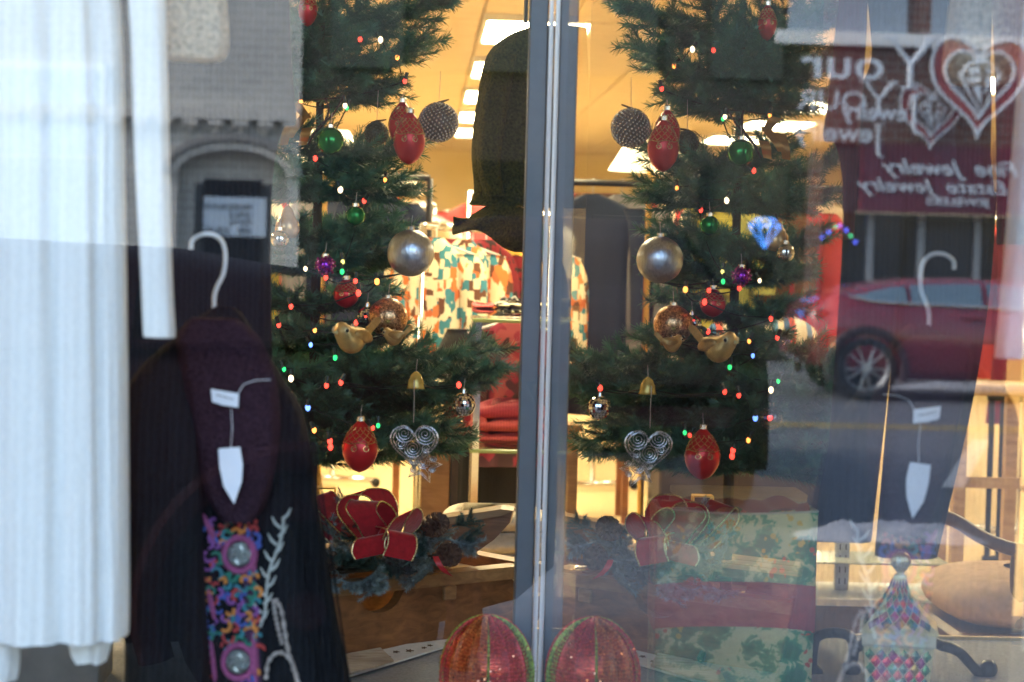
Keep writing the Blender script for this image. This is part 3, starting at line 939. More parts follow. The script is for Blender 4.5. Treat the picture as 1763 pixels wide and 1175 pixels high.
for (x, y, r) in ((412, 955, 21), (410, 1140, 20)):
    ctr = front(x, y, .006)
    t = MB(); t.tube([front(x + 26 * math.cos(a), y + 29 * math.sin(a), .004) for a in [i * math.pi / 10 for i in range(21)]], .0055, 6); t.build('embroidery', PK, bs)
    bt = MB(); R_ = M(r, Ys); bt.lathe(ctr, [(.001, .004), (R_ * .5, .0045), (R_ * .9, .003), (R_, 0), (R_, -.004), (.001, -.004)], 22, (0, -1, .05))
    bo_ = bt.build('button', mat('pewter', (.25, .29, .29), .35, .8, .5, 160, .8), bs, True)
    for k in range(6):
        a = k * math.pi / 3
        MB().tube([ctr + Vector((R_ * .75 * q * math.cos(a + q * 1.5), -.0055, R_ * .75 * q * math.sin(a + q * 1.5))) for q in (.15, .4, .7, 1)], .0012, 5).build('filigree', mat('pewter_light', (.5, .55, .55), .3, .9), bo_)
# white stitched vine and loops
VN = mat('stitch_white', (.40, .42, .40), .9, 0, .2)
MB().tube([front(488 - 42 * t + 4 * math.sin(t * 9), 890 + 190 * t, .003) for t in [i / 16 for i in range(17)]], .0022, 5).build('stitched_vine', VN, bs)
for k in range(13):
    t = k / 13
    x, y = 486 - 42 * t, 895 + 190 * t
    for sg in ((-1,) if k % 2 else (1,)):
        MB().tube([front(x, y, .004), front(x + sg * 9, y - 8, .004), front(x + sg * 15, y - 20, .004)], [.0025, .0024, .001], 5).build('stitched_leaf', VN, bs)
VN2 = mat('stitch_mixed', (.32, .28, .26), .9, 0, .6, 90)
for pts in ([(474, 1032), (484, 1050), (490, 1085), (497, 1125), (508, 1160), (520, 1200)], [(470, 1032), (476, 1070), (486, 1110)], [(458, 1170), (462, 1140), (480, 1124), (500, 1136), (512, 1170), (520, 1200)]):
    pc = curve([front(x, y, .004) for x, y in pts], 26)
    MB().tube(pc, [.003 + .0014 * math.sin(i * 2.4) for i in range(26)], 6).build('stitched_loop', VN2, bs)
# hanger
hg = thing('coat_hanger', 'white plastic coat hanger hook holding up the black sweater', 'hanger', W(372, 560, Ys))
WPL = mat('white_plastic', (.72, .76, .82), .25, 0, .03)
MB().tube(curve([W(x, y, Ys) for x, y in ((329, 430), (331, 415), (345, 405), (365, 404), (382, 416), (388, 440), (385, 470), (374, 494), (369, 512), (369, 540))], 40), M(4.2, Ys), 8).build('hook', WPL, hg, True)
MB().tube(curve([W(x, y, Ys) for x, y in ((270, 640), (320, 585), (369, 545), (420, 585), (455, 640))], 16), .006, 8).build('shoulder_bar', WPL, hg, True)
# tags
def flat(poly, Y, out, m, name, parent, th=.0015):
    return MB().prism([W(x, y, Y - out) for x, y in poly], (0, th, 0)).build(name, m, parent)
tg = thing('price_tag', 'white pointed price tag hanging on a thread from the black sweater', 'price tag', W(397, 870, Ys - .15))
MB().prism([W(x, y, Ys - .15) for x, y in ((376, 773), (413, 770), (418, 800), (416, 830), (403, 868), (385, 838), (378, 805))], (0, .0012, 0)).build('card', TAGW, tg)
MB().tube([W(398, 705, Ys - .147), W(400, 740, Ys - .15), W(397, 772, Ys - .15)], .0005, 4).build('thread', TAGW, tg)
nl = thing('neck_label', 'small white sewn label at the neck of the black sweater', 'label tag', W(387, 700, Ys - .145))
MB().prism([W(x, y, Ys - .145) for x, y in ((363, 670), (411, 678), (410, 702), (384, 698), (365, 692))], (0, .0012, 0)).build('label_strip', TAGW, nl)
MB().tube([W(x, y, Ys - .143) for x, y in ((408, 680), (420, 662), (440, 655), (466, 654))], .0006, 4).build('thread', TAGW, nl)
MB().tube([W(x, y, Ys - .147) for x, y in ((372, 680), (386, 684), (402, 688))], .0006, 4).build('print_line', INK, nl)

# dark shoes and boxes under the white cardigan
sh = thing('cardboard_box', 'grey shoe box with lid on the floor under the white cardigan', 'box', onz(120, 1240, .6))
c0 = onz(120, 1200, .598)
MB().bbox((c0.x - .10, 4.5, .665), (.30, .2, .13), .004).build('base', mat('box_grey', (.16, .15, .14), .7), sh)
MB().bbox((c0.x - .10, 4.5, .742), (.31, .21, .03), .004).build('lid', mat('box_lid', (.10, .10, .11), .7), sh)

# ------------------------------------------------------------------ christmas tree
TX, TY = W(545, 440, 5.0).x, 5.0
tree = thing('christmas_tree', 'decorated artificial christmas tree standing behind the window between clothes', 'christmas tree', (TX, TY, .6))
MB().tube([(TX, TY, .62), (TX, TY, 1.6), (TX, TY, 2.62)], [.014, .010, .005], 10).build('trunk', STEM, tree)
st = MB()
for k in range(4):
    a = k * math.pi / 2 + .4
    st.tube([(TX, TY, .72), (TX + .07 * math.cos(a), TY + .07 * math.sin(a), .68), (TX + .2 * math.cos(a), TY + .2 * math.sin(a), .61)], .009, 6)
st.build('stand', BLACK, tree)
def needles(mb, pts, rg, dens, ln, wd, jit=.35, n=5):
    """thin leaf-blades round a stem"""
    tot = 0
    for a, b_ in zip(pts[:-1], pts[1:]):
        seg = (b_ - a); L_ = seg.length
        if L_ < 1e-6: continue
        t = seg / L_
        o1 = t.orthogonal().normalized(); o2 = t.cross(o1)
        m = max(1, int(L_ / dens + rg.random()))
        for i in range(m):
            p = a + seg * ((i + rg.random()) / m)
            for j in range(n):
                an = rg.uniform(0, 6.283)
                d = (o1 * math.cos(an) + o2 * math.sin(an)) * rg.uniform(.7, 1) + t * rg.uniform(.45, 1.0)
                d.normalize()
                l_ = ln * rg.uniform(.65, 1.1)
                sd_ = d.cross(t).normalized() * wd * .5
                q = p + d * l_
                mb.add([p - sd_, p + sd_, q + sd_ * .4, q - sd_ * .4], [(0, 1, 2, 3)])
def branch_mesh(L_, seed, lift=.25, mname='branch', m=None, dens=.0036, ln=.027, wd=.0022, n=6):
    rg = random.Random(seed)
    nb = MB(); stem = MB()
    def main(t): return Vector((L_ * t, .03 * L_ * math.sin(t * 3 + seed), L_ * (lift * t ** 1.6 - .05 * t)))
    pts = [main(i / 10) for i in range(11)]
    stem.tube(pts, [.004 - .0028 * i / 10 for i in range(11)], 5)
    needles(nb, pts[2:], rg, dens, ln, wd, n=n)
    nt_ = max(5, int(L_ / .047))
    for i in range(nt_):
        t = .22 + .74 * i / nt_
        p = main(t)
        for sg in (-1, 1):
            tl = L_ * rg.uniform(.30, .44) * (1.05 - .7 * t) + .03
            ang = rg.uniform(.55, .95) * sg
            dirv = Vector((math.cos(ang), math.sin(ang), rg.uniform(-.25, .5)))
            dirv.normalize()
            tp = [p + dirv * tl * k / 4 + Vector((0, 0, .12 * tl * (k / 4) ** 2)) for k in range(5)]
            stem.tube(tp, [.0018, .0016, .0014, .0012, .0008], 4)
            needles(nb, tp, rg, dens, ln, wd, n=n)
    o = MB(); o.add(nb.v, nb.f); o.add(stem.v, stem.f)
    return o.mesh(mname, m or GREEN)
VAR = {}
tiers = [(-150, .22, 8), (-60, .27, 8), (60, .31, 9), (135, .30, 9), (180, .20, 6), (290, .25, 8), (340, .25, 7), (420, .22, 8), (468, .21, 7), (535, .19, 6), (600, .23, 8), (650, .36, 8), (690, .46, 8), (740, .44, 8), (790, .36, 6)]
rg = random.Random(3)
for ti, (py, L_, nb_) in enumerate(tiers):
    z = W(572, py, 5.0).z
    vs_ = [branch_mesh(L_, ti * 10 + q, .42 if py < 250 else .26) for q in range(3)]
    a0 = rg.uniform(0, 6.28)
    for k in range(nb_):
        a = a0 + 2 * math.pi * k / nb_ + rg.uniform(-.15, .15)
        s_ = rg.uniform(.86, 1.06)
        o = part('branch', vs_[k % 3], tree, (0, 0, z - .6 + rg.uniform(-.012, .012)), rot=(rg.uniform(-.3, .3), rg.uniform(-.10, .12), a), scale=(s_, s_, s_))
# light string
cols_ = {'r': ((1, .05, .03), 5), 'w': ((1, .7, .4), 6), 'o': ((1, .28, .05), 6), 'g': ((.03, .9, .2), 2.6), 'b': ((.12, .25, 1), 5), 'y': ((.9, .8, .2), 3), 'p': ((.8, .15, 1), 3)}
bulbs = [(620, 68, 'r', 4.78), (655, 69, 'w', 4.8), (684, 99, 'o', 4.82), (697, 140, 'r', 4.9), (518, 175, 'o', 4.75), (597, 186, 'g', 4.78), (594, 182, 'w', 4.775), (543, 273, 'r', 4.72), (586, 327, 'w', 4.74), (627, 346, 'r', 4.78), (663, 310, 'o', 4.88),
         (590, 451, 'y', 4.70), (589, 468, 'g', 4.69), (561, 478, 'r', 4.68), (612, 484, 'r', 4.7), (649, 485, 'o', 4.75), (526, 463, 'w', 4.68), (501, 528, 'r', 4.7), (617, 505, 'r', 4.72), (613, 556, 'r', 4.66), (542, 569, 'o', 4.64), (535, 594, 'b', 4.63), (489, 636, 'g', 4.62), (501, 652, 'w', 4.62),
         (587, 659, 'r', 4.56), (562, 664, 'r', 4.56), (530, 702, 'b', 4.57), (541, 741, 'o', 4.56), (568, 760, 'r', 4.55), (569, 770, 'r', 4.55), (642, 737, 'r', 4.58), (651, 733, 'g', 4.58), (502, 700, 'r', 4.6), (668, 575, 'g', 4.64), (577, 616, 'g', 4.6), (716, 661, 'g', 4.62), (790, 663, 'r', 4.72), (480, 560, 'r', 4.8), (700, 470, 'g', 4.85)]
lt = thing('light_string', 'string of small coloured lights wound round the christmas tree', 'string lights', (TX, TY, .9))
for (x, y, c, Y) in bulbs:
    cc, s_ = cols_[c]
    p = W(x, y, Y)
    dv = Vector((rng.uniform(-.6, .6), rng.uniform(-.3, .3), rng.uniform(.2, 1))).normalized()
    MB().ball(p, rng.choice((.0040, .0046, .0054)), 10, 8, (1, 1, 1.4)).build('bulb', emit('bulb_' + c, cc, E(s_)), lt, True)
    MB().tube([p + dv * .004, p + dv * .020], .0042, 6).build('socket', WIRE, lt)
srt = sorted(bulbs, key=lambda b: -b[1])
wpts = []
for i, (x, y, c, Y) in enumerate(srt):
    p = W(x, y, Y + .02)
    wpts.append(p)
    if i + 1 < len(srt):
        x2, y2, _, Y2 = srt[i + 1]
        wpts.append(W((x + x2) / 2, (y + y2) / 2 + 8, max(Y, Y2) + .05))
MB().tube(curve(wpts, len(wpts) * 4), .0016, 4).build('wire', WIRE, lt)
for pts in ([(560, 170, 4.8), (566, 190, 4.76), (556, 215, 4.75), (535, 235, 4.75)], [(592, 165, 4.78), (575, 195, 4.75), (548, 220, 4.74), (530, 250, 4.74)]):
    MB().tube(curve([W(*p) for p in pts], 12), .0022, 5).build('wire', mat('wire_brown', (.035, .02, .025), .6), lt)

# ------------------------------------------------------------------ ornaments
REDE = mat('egg_red', (.58, .016, .018), .3, .35, .12, 12)
CAPM = mat('cap_silver', (.7, .66, .6), .25, 1.0, .05)
GGL = glitter('gold_glitter_line', (.75, .5, .2), .35, 400)
def hookline(t, top, z1):
    MB().tube([top, (top.x + .002, top.y, z1)], .0007, 4).build('thread', mat('thread', (.5, .48, .45), .6), t)
def egg(px, py, wpx, hpx, Y, label, thread=.03):
    c = W(px, py, Y); r = M(wpx / 2, Y); h = M(hpx, Y)
    t = thing('egg_ornament', label, 'ornament', (c.x, c.y, c.z - h / 2), 'red egg ornaments on the tree')
    def prof_(u):   # u 0 bottom .. 1 top ; widest above middle
        return r * (math.sin(math.pi * min(1, u) ** .82) ** .72)
    pr = [(max(.0008, prof_(u)), -h / 2 + h * u) for u in [i / 22 for i in range(22)]] + [(.0008, h / 2)]
    MB().lathe(c, pr, 28).build('shell', REDE, t, True)
    MB().lathe(c + Vector((0, 0, h / 2 - .004)), [(.0085, 0), (.0085, .009), (.006, .011), (.001, .012)], 12).build('cap', CAPM, t)
    def S(u, a, o=.0008):
        q = prof_(u) + o
        return c + Vector((q * math.cos(a), q * math.sin(a), -h / 2 + h * u))
    lat = MB()
    for k in range(12):
        for sg in (-1, 1):
            a0 = k * math.pi / 6
            lat.tube([S(.58 + .28 * q, a0 + sg * q * 1.15) for q in (0, .2, .4, .6, .8, 1)], .0007, 4)
    lat.tube([S(.57 + .012 * math.sin(i * .9), i * math.pi / 20) for i in range(41)], .0011, 4)
    lat.build('lattice', GGL, t)
    for a0 in (-1.9, -1.2, .3, 1.9, 3.4):
        q = MB()
        q.tube([S(.55 - .12 * s_ , a0 + .12 * math.sin(s_ * 6)) for s_ in [i / 8 for i in range(9)]], .0009, 4)
        q.tube([S(.47 + .05 * math.sin(b_), a0 + .16 * math.cos(b_)) for b_ in [i * math.pi / 6 for i in range(13)]], .0008, 4)
        q.build('scroll', GGL, t)
    hookline(t, c + Vector((0, 0, h / 2 + .008)), c.z + h / 2 + thread)
    return t
egg(705, 238, 54, 92, 4.70, 'glossy red egg ornament with gold lattice hanging beside the beaded ball', .02)
egg(692, 212, 46, 76, 4.80, 'red egg ornament half hidden behind another red egg', .02)
egg(620, 768, 61, 92, 4.56, 'red egg ornament with gold lattice hanging low beside the filigree heart', .03)
egg(530, 14, 32, 64, 4.76, 'red elongated ornament hanging high on the christmas tree', .05)
egg(596, 505, 44, 52, 4.80, 'plain red ornament hanging above the golden bird', .02)

def ball_orn(px, py, dpx, Y, m, label, name='ball_ornament', cap=True, seg=32):
    c = W(px, py, Y); r = M(dpx / 2, Y)
    t = thing(name, label, 'ornament', (c.x, c.y, c.z - r))
    MB().ball(c, r, seg, 20).build('shell', m, t, True)
    if cap:
        MB().lathe(c + Vector((0, 0, r - .002)), [(.0075, 0), (.0075, .008), (.001, .009)], 12).build('cap', CAPM, t)
        hookline(t, c + Vector((0, 0, r + .006)), c.z + r + .03)
    return t, c, r
def brushed(name, c):
    m, nt, p = newmat(name)
    n = N(nt, 'TexNoise', Scale=60.0, Detail=6.0)
    nt.links.new(coords(nt, (3.5, 3.5, .6)), n.inputs['Vector'])
    nt.links.new(ramp(nt, n.outputs['Fac'], [(.3, dk(c, .7)), (.7, c)]), p.inputs['Base Color'])
    p.inputs['Metallic'].default_value = 1
    p.inputs['Roughness'].default_value = .33
    bump(nt, p, n.outputs['Fac'], .35, .004)
    return m
ball_orn(707, 436, 81, 4.62, brushed('silver_brushed', (.66, .72, .82)), 'large brushed silver ball ornament on the christmas tree', 'ball_ornament')
ball_orn(569, 243, 47, 4.70, mat('green_glass', (.01, .22, .04), .08, .6, .2), 'shiny green ball ornament below the top tier of branches')
ball_orn(612, 372, 34, 4.76, MC['green_glass'], 'small shiny green ball ornament tucked between middle branches')
ball_orn(668, 547, 68, 4.74, glitter('copper_glitter', (.62, .36, .18), .3, 300), 'copper gold glitter ball ornament behind the golden bird')
ball_orn(482, 412, 32, 4.70, mat('mercury', (.7, .68, .62), .08, 1.0, .3, 60), 'small mercury glass ball ornament at the edge of the navy coat')
t_, c_, r_ = ball_orn(560, 457, 30, 4.66, mat('purple_foil', (.30, .03, .42), .15, .8, .2), 'purple foil berry ornament with beads')
for k in range(26):
    zz = 1 - 2 * (k + .5) / 26; a = k * 2.4; q = math.sqrt(1 - zz * zz)
    MB().ball(c_ + Vector((q * math.cos(a), q * math.sin(a), zz)) * r_ * 1.12, .0036, 8, 6).build('bead', mat('purple_bead', (.32, .02, .14), .15, .5), t_, True)
# beaded ball
def beaded(px, py, dpx, Y, label, nb_, base, bead, br):
    t, c, r = ball_orn(px, py, dpx, Y, base, label, 'beaded_ornament', False)
    o = MB()
    for k in range(nb_):
        zz = 1 - 2 * (k + .5) / nb_; a = k * 2.399963; q = math.sqrt(1 - zz * zz)
        o.ball(c + Vector((q * math.cos(a), q * math.sin(a), zz)) * r, br, 6, 4)
    tag(o.build('beads', bead, t, True), kind='stuff')
    MB().tube([c + Vector((-.012, 0, r * .9)), c + Vector((.0, 0, r * 1.02)), c + Vector((.022, 0, r * 1.2))], [.002, .003, .0015], 6).build('leaf_stem', mat('leaf_dark', (.06, .05, .03), .7), t)
    lf_ = MB(); lf_.grid(7, 3, lambda u, v: c + Vector((-.005 - .035 * u, .012 * (v - .5) * math.sin(math.pi * u) * 2, r * .98 - .012 * u + .004 * math.sin(u * 6))))
    lf_.build('leaf', MC['leaf_dark'], t, True)
    hookline(t, c + Vector((0, 0, r)), c.z + r + .07)
beaded(755, 211, 66, 4.80, 'brown ball ornament covered in silver beads with a dark leaf', 330, mat('bead_base', (.10, .06, .04), .6), mat('bead_silver', (.55, .48, .40), .2, .8, .2), .0030)
beaded(648, 230, 40, 4.90, 'small dark olive ornament with a curled leaf', 150, mat('olive_base', (.06, .055, .02), .5), mat('olive_bead', (.10, .09, .04), .4), .0022)
# disco balls
def disco(px, py, dpx, Y, label):
    c = W(px, py, Y); r = M(dpx / 2, Y)
    t = thing('mirror_ball', label, 'ornament', (c.x, c.y, c.z - r))
    MB().ball(c, r * .97, 20, 12).build('core', mat('grout', (.10, .10, .11), .7), t, True)
    o = MB(); rgd = random.Random(px)
    nr_ = 13
    for i in range(nr_):
        th = math.pi * (i + .5) / nr_
        nc_ = max(3, int(26 * math.sin(th)))
        for k in range(nc_):
            a = 2 * math.pi * k / nc_
            n_ = Vector((math.sin(th) * math.cos(a), math.sin(th) * math.sin(a), math.cos(th)))
            e1 = Vector((-math.sin(a), math.cos(a), 0)); e2 = n_.cross(e1)
            n2 = n_ + e1 * rgd.uniform(-.05, .05) + e2 * rgd.uniform(-.05, .05)
            f1 = (e1 - n2 * e1.dot(n2)).normalized(); f2 = n2.cross(f1).normalized()
            hs1 = math.pi * r * math.sin(th) / nc_ * .86; hs2 = math.pi * r / nr_ / 2 * .86
            q = c + n_ * r * 1.01
            o.add([q - f1 * hs1 - f2 * hs2, q + f1 * hs1 - f2 * hs2, q + f1 * hs1 + f2 * hs2, q - f1 * hs1 + f2 * hs2], [(0, 1, 2, 3)])
    tag(o.build('mirror_facets', mat('mirror', (.9, .91, .93), .03, 1.0, .02), t), kind='stuff')
    MB().lathe(c + Vector((0, 0, r - .001)), [(.006, 0), (.004, .008), (.002, .012)], 10).build('cap', CAPM, t)
    hookline(t, c + Vector((0, 0, r + .01)), c.z + r + .03)
disco(798, 697, 41, 4.62, 'small mirror ball ornament at the tip of a lower branch')
disco(632, 545, 34, 4.78, 'small mirror ball ornament between the golden bird and the trunk')
# glass cluster, clear globe, pear
t_ = thing('glass_bell', 'small yellow glass bell ornament above the filigree heart', 'ornament', W(716, 670, 4.62))
c_ = W(716, 655, 4.62)
MB().lathe(c_, [(.02, -.018), (.018, -.012), (.016, 0), (.011, .012), (.004, .018), (.001, .019)], 16).build('bell', mat('amber_glass', (.75, .50, .12), .15, .3, .4, 60), t_, True)
hookline(t_, c_ + Vector((0, 0, .018)), c_.z + .045)
t_ = thing('glass_globe', 'clear glass globe ornament hanging low on the christmas tree', 'ornament', W(500, 730, 4.6))
c_ = W(500, 700, 4.6)
MB().ball(c_, .026, 24, 16).build('globe', glass('clear_glass', 1.6, (.9, .92, .95)), t_, True)
MB().lathe(c_ + Vector((0, 0, .025)), [(.007, 0), (.007, .007), (.001, .008)], 10).build('cap', CAPM, t_)
t_ = thing('pear_ornament', 'tan glass pear ornament beside the mercury glass ball', 'ornament', W(490, 410, 4.74))
c_ = W(495, 385, 4.74)
MB().lathe(c_, [(.001, -.034), (.02, -.03), (.028, -.015), (.025, .002), (.015, .018), (.011, .03), (.004, .038), (.001, .039)], 22).build('shell', mat('pear_glass', (.55, .33, .14), .2, .4, .35, 40), t_, True)
MB().tube([c_ + Vector((0, 0, .036)), c_ + Vector((.004, 0, .05))], .0015, 5).build('stalk', STEM, t_)
t_ = thing('ribbon_ornament', 'gold and amber curled ribbon ornament near the top tier', 'ornament', W(515, 245, 4.72))
for k, (xa, ya, xb, yb) in enumerate(((508, 178, 530, 205), (526, 195, 498, 238), (500, 205, 488, 250), (530, 220, 520, 250))):
    pa, pb = W(xa, ya, 4.72), W(xb, yb, 4.70)
    sd_ = Vector((.012, .006, .002))
    MB().grid(3, 8, lambda u, v: pa.lerp(pb, v) + sd_ * (u - .5) * 2 * (1 - .3 * v) + Vector((0, .012 * math.sin(v * 5 + k), 0))).build('ribbon', mat('amber_ribbon', (.50, .26, .07), .35, .5, .3), t_, True)

# filigree heart and star
fh = thing('filigree_heart', 'silver glitter wire heart with a small star hanging on a thread', 'ornament', W(712, 828, 4.58))
SGL = glitter('silver_glitter', (.62, .66, .72), .3, 500)
YF = 4.58
def FP(px, py, o=0): return W(px, py, YF + o)
def tubepx(pts, r, name, par, m, n=None, o=0, k=5):
    pc = [FP(x, y, o) for x, y in pts]
    if n: pc = curve(pc, n)
    return MB().tube(pc, r, k).build(name, m, par)
def heartpts(cx0, cy0, s, n=40):
    o = []
    for i in range(n + 1):
        a = 2 * math.pi * i / n
        o.append((cx0 + s * math.sin(a) ** 3, cy0 - s * (13 * math.cos(a) - 5 * math.cos(2 * a) - 2 * math.cos(3 * a) - math.cos(4 * a)) / 16))
    return o
tubepx(heartpts(713, 765, 41), .0020, 'heart_wire', fh, SGL)
tubepx(heartpts(713, 764, 36), .0014, 'heart_wire', fh, SGL, None, -.004)
def spiral(cx0, cy0, r0, turns, name, o=0, r=.0011):
    n = int(turns * 14)
    tubepx([(cx0 + r0 * (1 - .9 * i / n) * math.cos(i / 14 * 6.283), cy0 + r0 * (1 - .9 * i / n) * math.sin(i / 14 * 6.283)) for i in range(n + 1)], r, name, fh, SGL, None, o)
for (a, c, r0, tn) in ((732, 748, 19, 3.4), (696, 746, 17, 3.2), (711, 772, 17, 3.4), (690, 764, 10, 2.4), (734, 772, 9, 2.2), (712, 792, 9, 2.2)):
    spiral(a, c, r0, tn, 'spiral_wire', rng.uniform(-.008, .004))
star = []
for i in range(11):
    a = -math.pi / 2 + i * math.pi / 5 + .25; q = 33 if i % 2 == 0 else 15
    star.append((728 + q * math.cos(a), 802 + q * .95 * math.sin(a)))
tubepx(star, .0015, 'star_wire', fh, SGL, None, .006)
tubepx([(728 + (x - 728) * .8, 802 + (y - 802) * .8) for x, y in star], .001, 'star_wire', fh, SGL, None, .010)
for (a, c, r0, tn) in ((728, 796, 12, 3), (711, 808, 6, 2), (744, 808, 6, 2), (746, 790, 6, 2)):
    spiral(a, c, r0, tn, 'spiral_wire', .006)
for (x, y) in star[::2]:
    tubepx([(728, 802), ((728 + x) / 2 + 4, (802 + y) / 2), (x, y)], .0009, 'star_wire', fh, SGL, None, .008)
MB().tube([FP(712, 728), FP(713, 690), FP(713, 655)], .0009, 4).build('thread', mat('thread', (.5, .48, .45), .6), fh)

# golden bird
def bird(px, py, s, Y, yaw, label):
    c = W(px, py, Y)
    t = thing('bird_ornament', label, 'ornament', (c.x, c.y, c.z - .42 * s))
    m3 = Matrix.Rotation(yaw, 3, 'Z')
    def Q(x, y, z): return c + m3 @ (Vector((x, y, z)) * s)
    b_ = MB()
    rows_ = [(-.56, .20, .02, .02), (-.46, .14, .10, .09), (-.30, .03, .24, .25), (-.10, -.05, .33, .34), (.10, -.05, .35, .36), (.26, .02, .32, .35), (.36, .12, .285, .30), (.46, .17, .22, .22), (.535, .17, .11, .10), (.56, .165, .02, .02)]
    rr_ = smooth_rows([((x, 0, z), wy, hz, 0) for x, z, wy, hz in rows_], 26)
    b_.grid(20, 26, lambda u, v: (0, 0, 0), True); b_.v = []
    for (cc, wy, hz, _) in rr_:
        for k in range(20):
            a = 2 * math.pi * k / 20
            b_.v.append(Q(cc.x, wy * math.cos(a), cc.z + hz * math.sin(a)))
    BG = MC.get('bird_gold') or mat('bird_gold', (.60, .40, .15), .38, .55, .25, 60, .3)
    body_ = b_.build('body', BG, t, True)
    for q in body_.data.polygons: q.use_smooth = True
    MB().lathe(Q(.53, 0, .15), [(.07 * s, 0), (.05 * s, .05 * s), (.001, .13 * s)], 10, m3 @ Vector((1, 0, -.1))).build('beak', mat('bird_beak', (.75, .65, .30), .4, .3), t)
    for sg in (-1, 1):
        MB().ball(Q(.40, sg * .245, .20), .10 * s, 14, 8, (1, .35, 1), m3).build('cheek', mat('bird_pale', (.72, .60, .32), .4, .4), t, True)
        MB().ball(Q(.425, sg * .275, .20), .048 * s, 12, 8).build('eye', BLACK, t, True)
        wg = MB(); wg.ball(Q(-.12, sg * .30, .05), .30 * s, 16, 10, (1.1, .22, .55), m3 @ Matrix.Rotation(-.25, 3, 'Y')); wg.build('wing', mat('bird_wing', (.45, .27, .09), .4, .5, .3, 60, .4), t, True)
    tl = MB(); tl.prism([Q(x, -.03, z) for x, z in ((-.42, .12), (-.48, .26), (-.76, .52), (-.90, .54), (-.93, .42), (-.80, .28), (-.55, .06))], m3 @ Vector((0, .07 * s, 0)))
    tl.build('tail', BG, t)
    MB().lathe(Q(.0, 0, .30), [(.05 * s, 0), (.05 * s, .06 * s), (.001, .07 * s)], 10).build('cap', CAPM, t)
bird(607, 582, .080, 4.52, math.pi + .75, 'golden glass bird ornament perched on a middle branch')
bird(679, 580, .046, 4.62, math.pi - .4, 'small golden bird ornament peeking over a branch')

# ------------------------------------------------------------------ sled with swag
OAK = wood('sled_wood', (.11, .040, .014), (.30, .125, .045), 5, (1, 6, 10), .45)
OAKL = wood('sled_wood_pale', (.18, .085, .032), (.40, .22, .09), 5, (1, 6, 10), .5)
A = onz(560, 1132, .6); Bp = onz(890, 1092, .6)
U = (Bp - A); U.z = 0; U.normalize()
Nn = Vector((-U.y, U.x, 0))
if Nn.y < 0: Nn = -Nn
sled = thing('wooden_sled', 'old wooden sled with scalloped runners on the window platform', 'sled', A)
def SP(s_, n_, z): return A + U * s_ + Nn * n_ + Vector((0, 0, z))
def sx_of(px, py=1050):
    # position along the sled behind a pixel column
    d = W(px, py, 5.0) - CAM
    # solve CAM + k d  = A + s U (xy)
    det = d.x * (-U.y) - d.y * (-U.x)
    k = (A.x * (-U.y) - A.y * (-U.x)) / det
    q = CAM + d * k - A
    return q.x * U.x + q.y * U.y
def topz(s_):
    z = .135
    for (c_s, hw, dp) in ((sx_of(655), .062, .048), (sx_of(925), .075, .05), (sx_of(385), .062, .048)):
        d = abs(s_ - c_s)
        if d < hw: z -= dp * math.sqrt(1 - (d / hw) ** 2)
    return z
s0, s1_ = sx_of(330), sx_of(940)
prof_s = []
NS = 90
for i in range(NS + 1):
    s_ = s0 + (s1_ - s0) * i / NS
    prof_s.append((s_, topz(s_)))
def botz(s_):
    e = min(s_ - s0, s1_ - s_)
    return .002 + (.06 * (1 - e / .07) ** 2 if e < .07 else 0)
for n_ in (0, .30):
    poly = [SP(a, n_, z) for a, z in prof_s] + [SP(a, n_, botz(a)) for a, _ in reversed(prof_s)]
    o = MB(); m_ = len(prof_s)
    for i in range(NS):
        a0, z0 = prof_s[i]; a1, z1 = prof_s[i + 1]
        q = [(a0, botz(a0)), (a1, botz(a1)), (a1, z1), (a0, z0)]
        base = len(o.v)
        o.add([SP(a, n_, z) for a, z in q] + [SP(a, n_ + .03, z) for a, z in q], [(0, 1, 2, 3), (7, 6, 5, 4), (3, 2, 6, 7), (1, 0, 4, 5)])
    o.build('runner', OAK, sled)
    t = MB(); t.prism([SP(s0 - .04, n_ - .012, .136), SP(s1_ + .02, n_ - .012, .136), SP(s1_ + .02, n_ - .012, .166), SP(s0 - .04, n_ - .012, .162)], Nn * .054)
    t.build('rail', OAKL if n_ == 0 else OAK, sled)
for s_ in (sx_of(430), sx_of(770), sx_of(910)):
    MB().box(SP(s_, .165, .155), (.05, .30, .03), Matrix.Rotation(math.atan2(Nn.y, Nn.x) - math.pi / 2, 3, 'Z')).build('crossbar', OAK, sled)
MB().bbox(SP(sx_of(770), -.006, .118), (.036, .012, .034), .003, Matrix.Rotation(math.atan2(U.y, U.x), 3, 'Z')).build('wedge', OAKL, sled)
# deck boards
for k, (n0, pe) in enumerate(((.05, 826), (.125, 815), (.20, 800))):
    e = sx_of(pe) + .02
    poly = [SP(s0 - .02, n0, .192), SP(e - .05, n0, .192), SP(e - .015, n0 + .012, .192), SP(e, n0 + .034, .192), SP(e - .015, n0 + .056, .192), SP(e - .05, n0 + .068, .192), SP(s0 - .02, n0 + .068, .192)]
    MB().prism(poly, (0, 0, .02)).build('deck_board', OAKL, sled)
for s_ in (sx_of(470), sx_of(740)):
    MB().box(SP(s_, .16, .178), (.04, .25, .026), Matrix.Rotation(math.atan2(Nn.y, Nn.x) - math.pi / 2, 3, 'Z')).build('deck_batten', OAK, sled)
pro = [(700, 905), (780, 893), (862, 879), (882, 881), (878, 900), (850, 930), (812, 957), (770, 968), (700, 975)]
MB().prism([W(x, y, 5.14) for x, y in pro], (.005, .028, 0)).build('side_board', OAK, sled)
MB().prism([W(x, y, 5.12) for x, y in ((695, 903), (862, 877), (884, 880), (862, 889), (700, 915))], (.005, .06, .004)).build('side_board_cap', OAKL, sled)

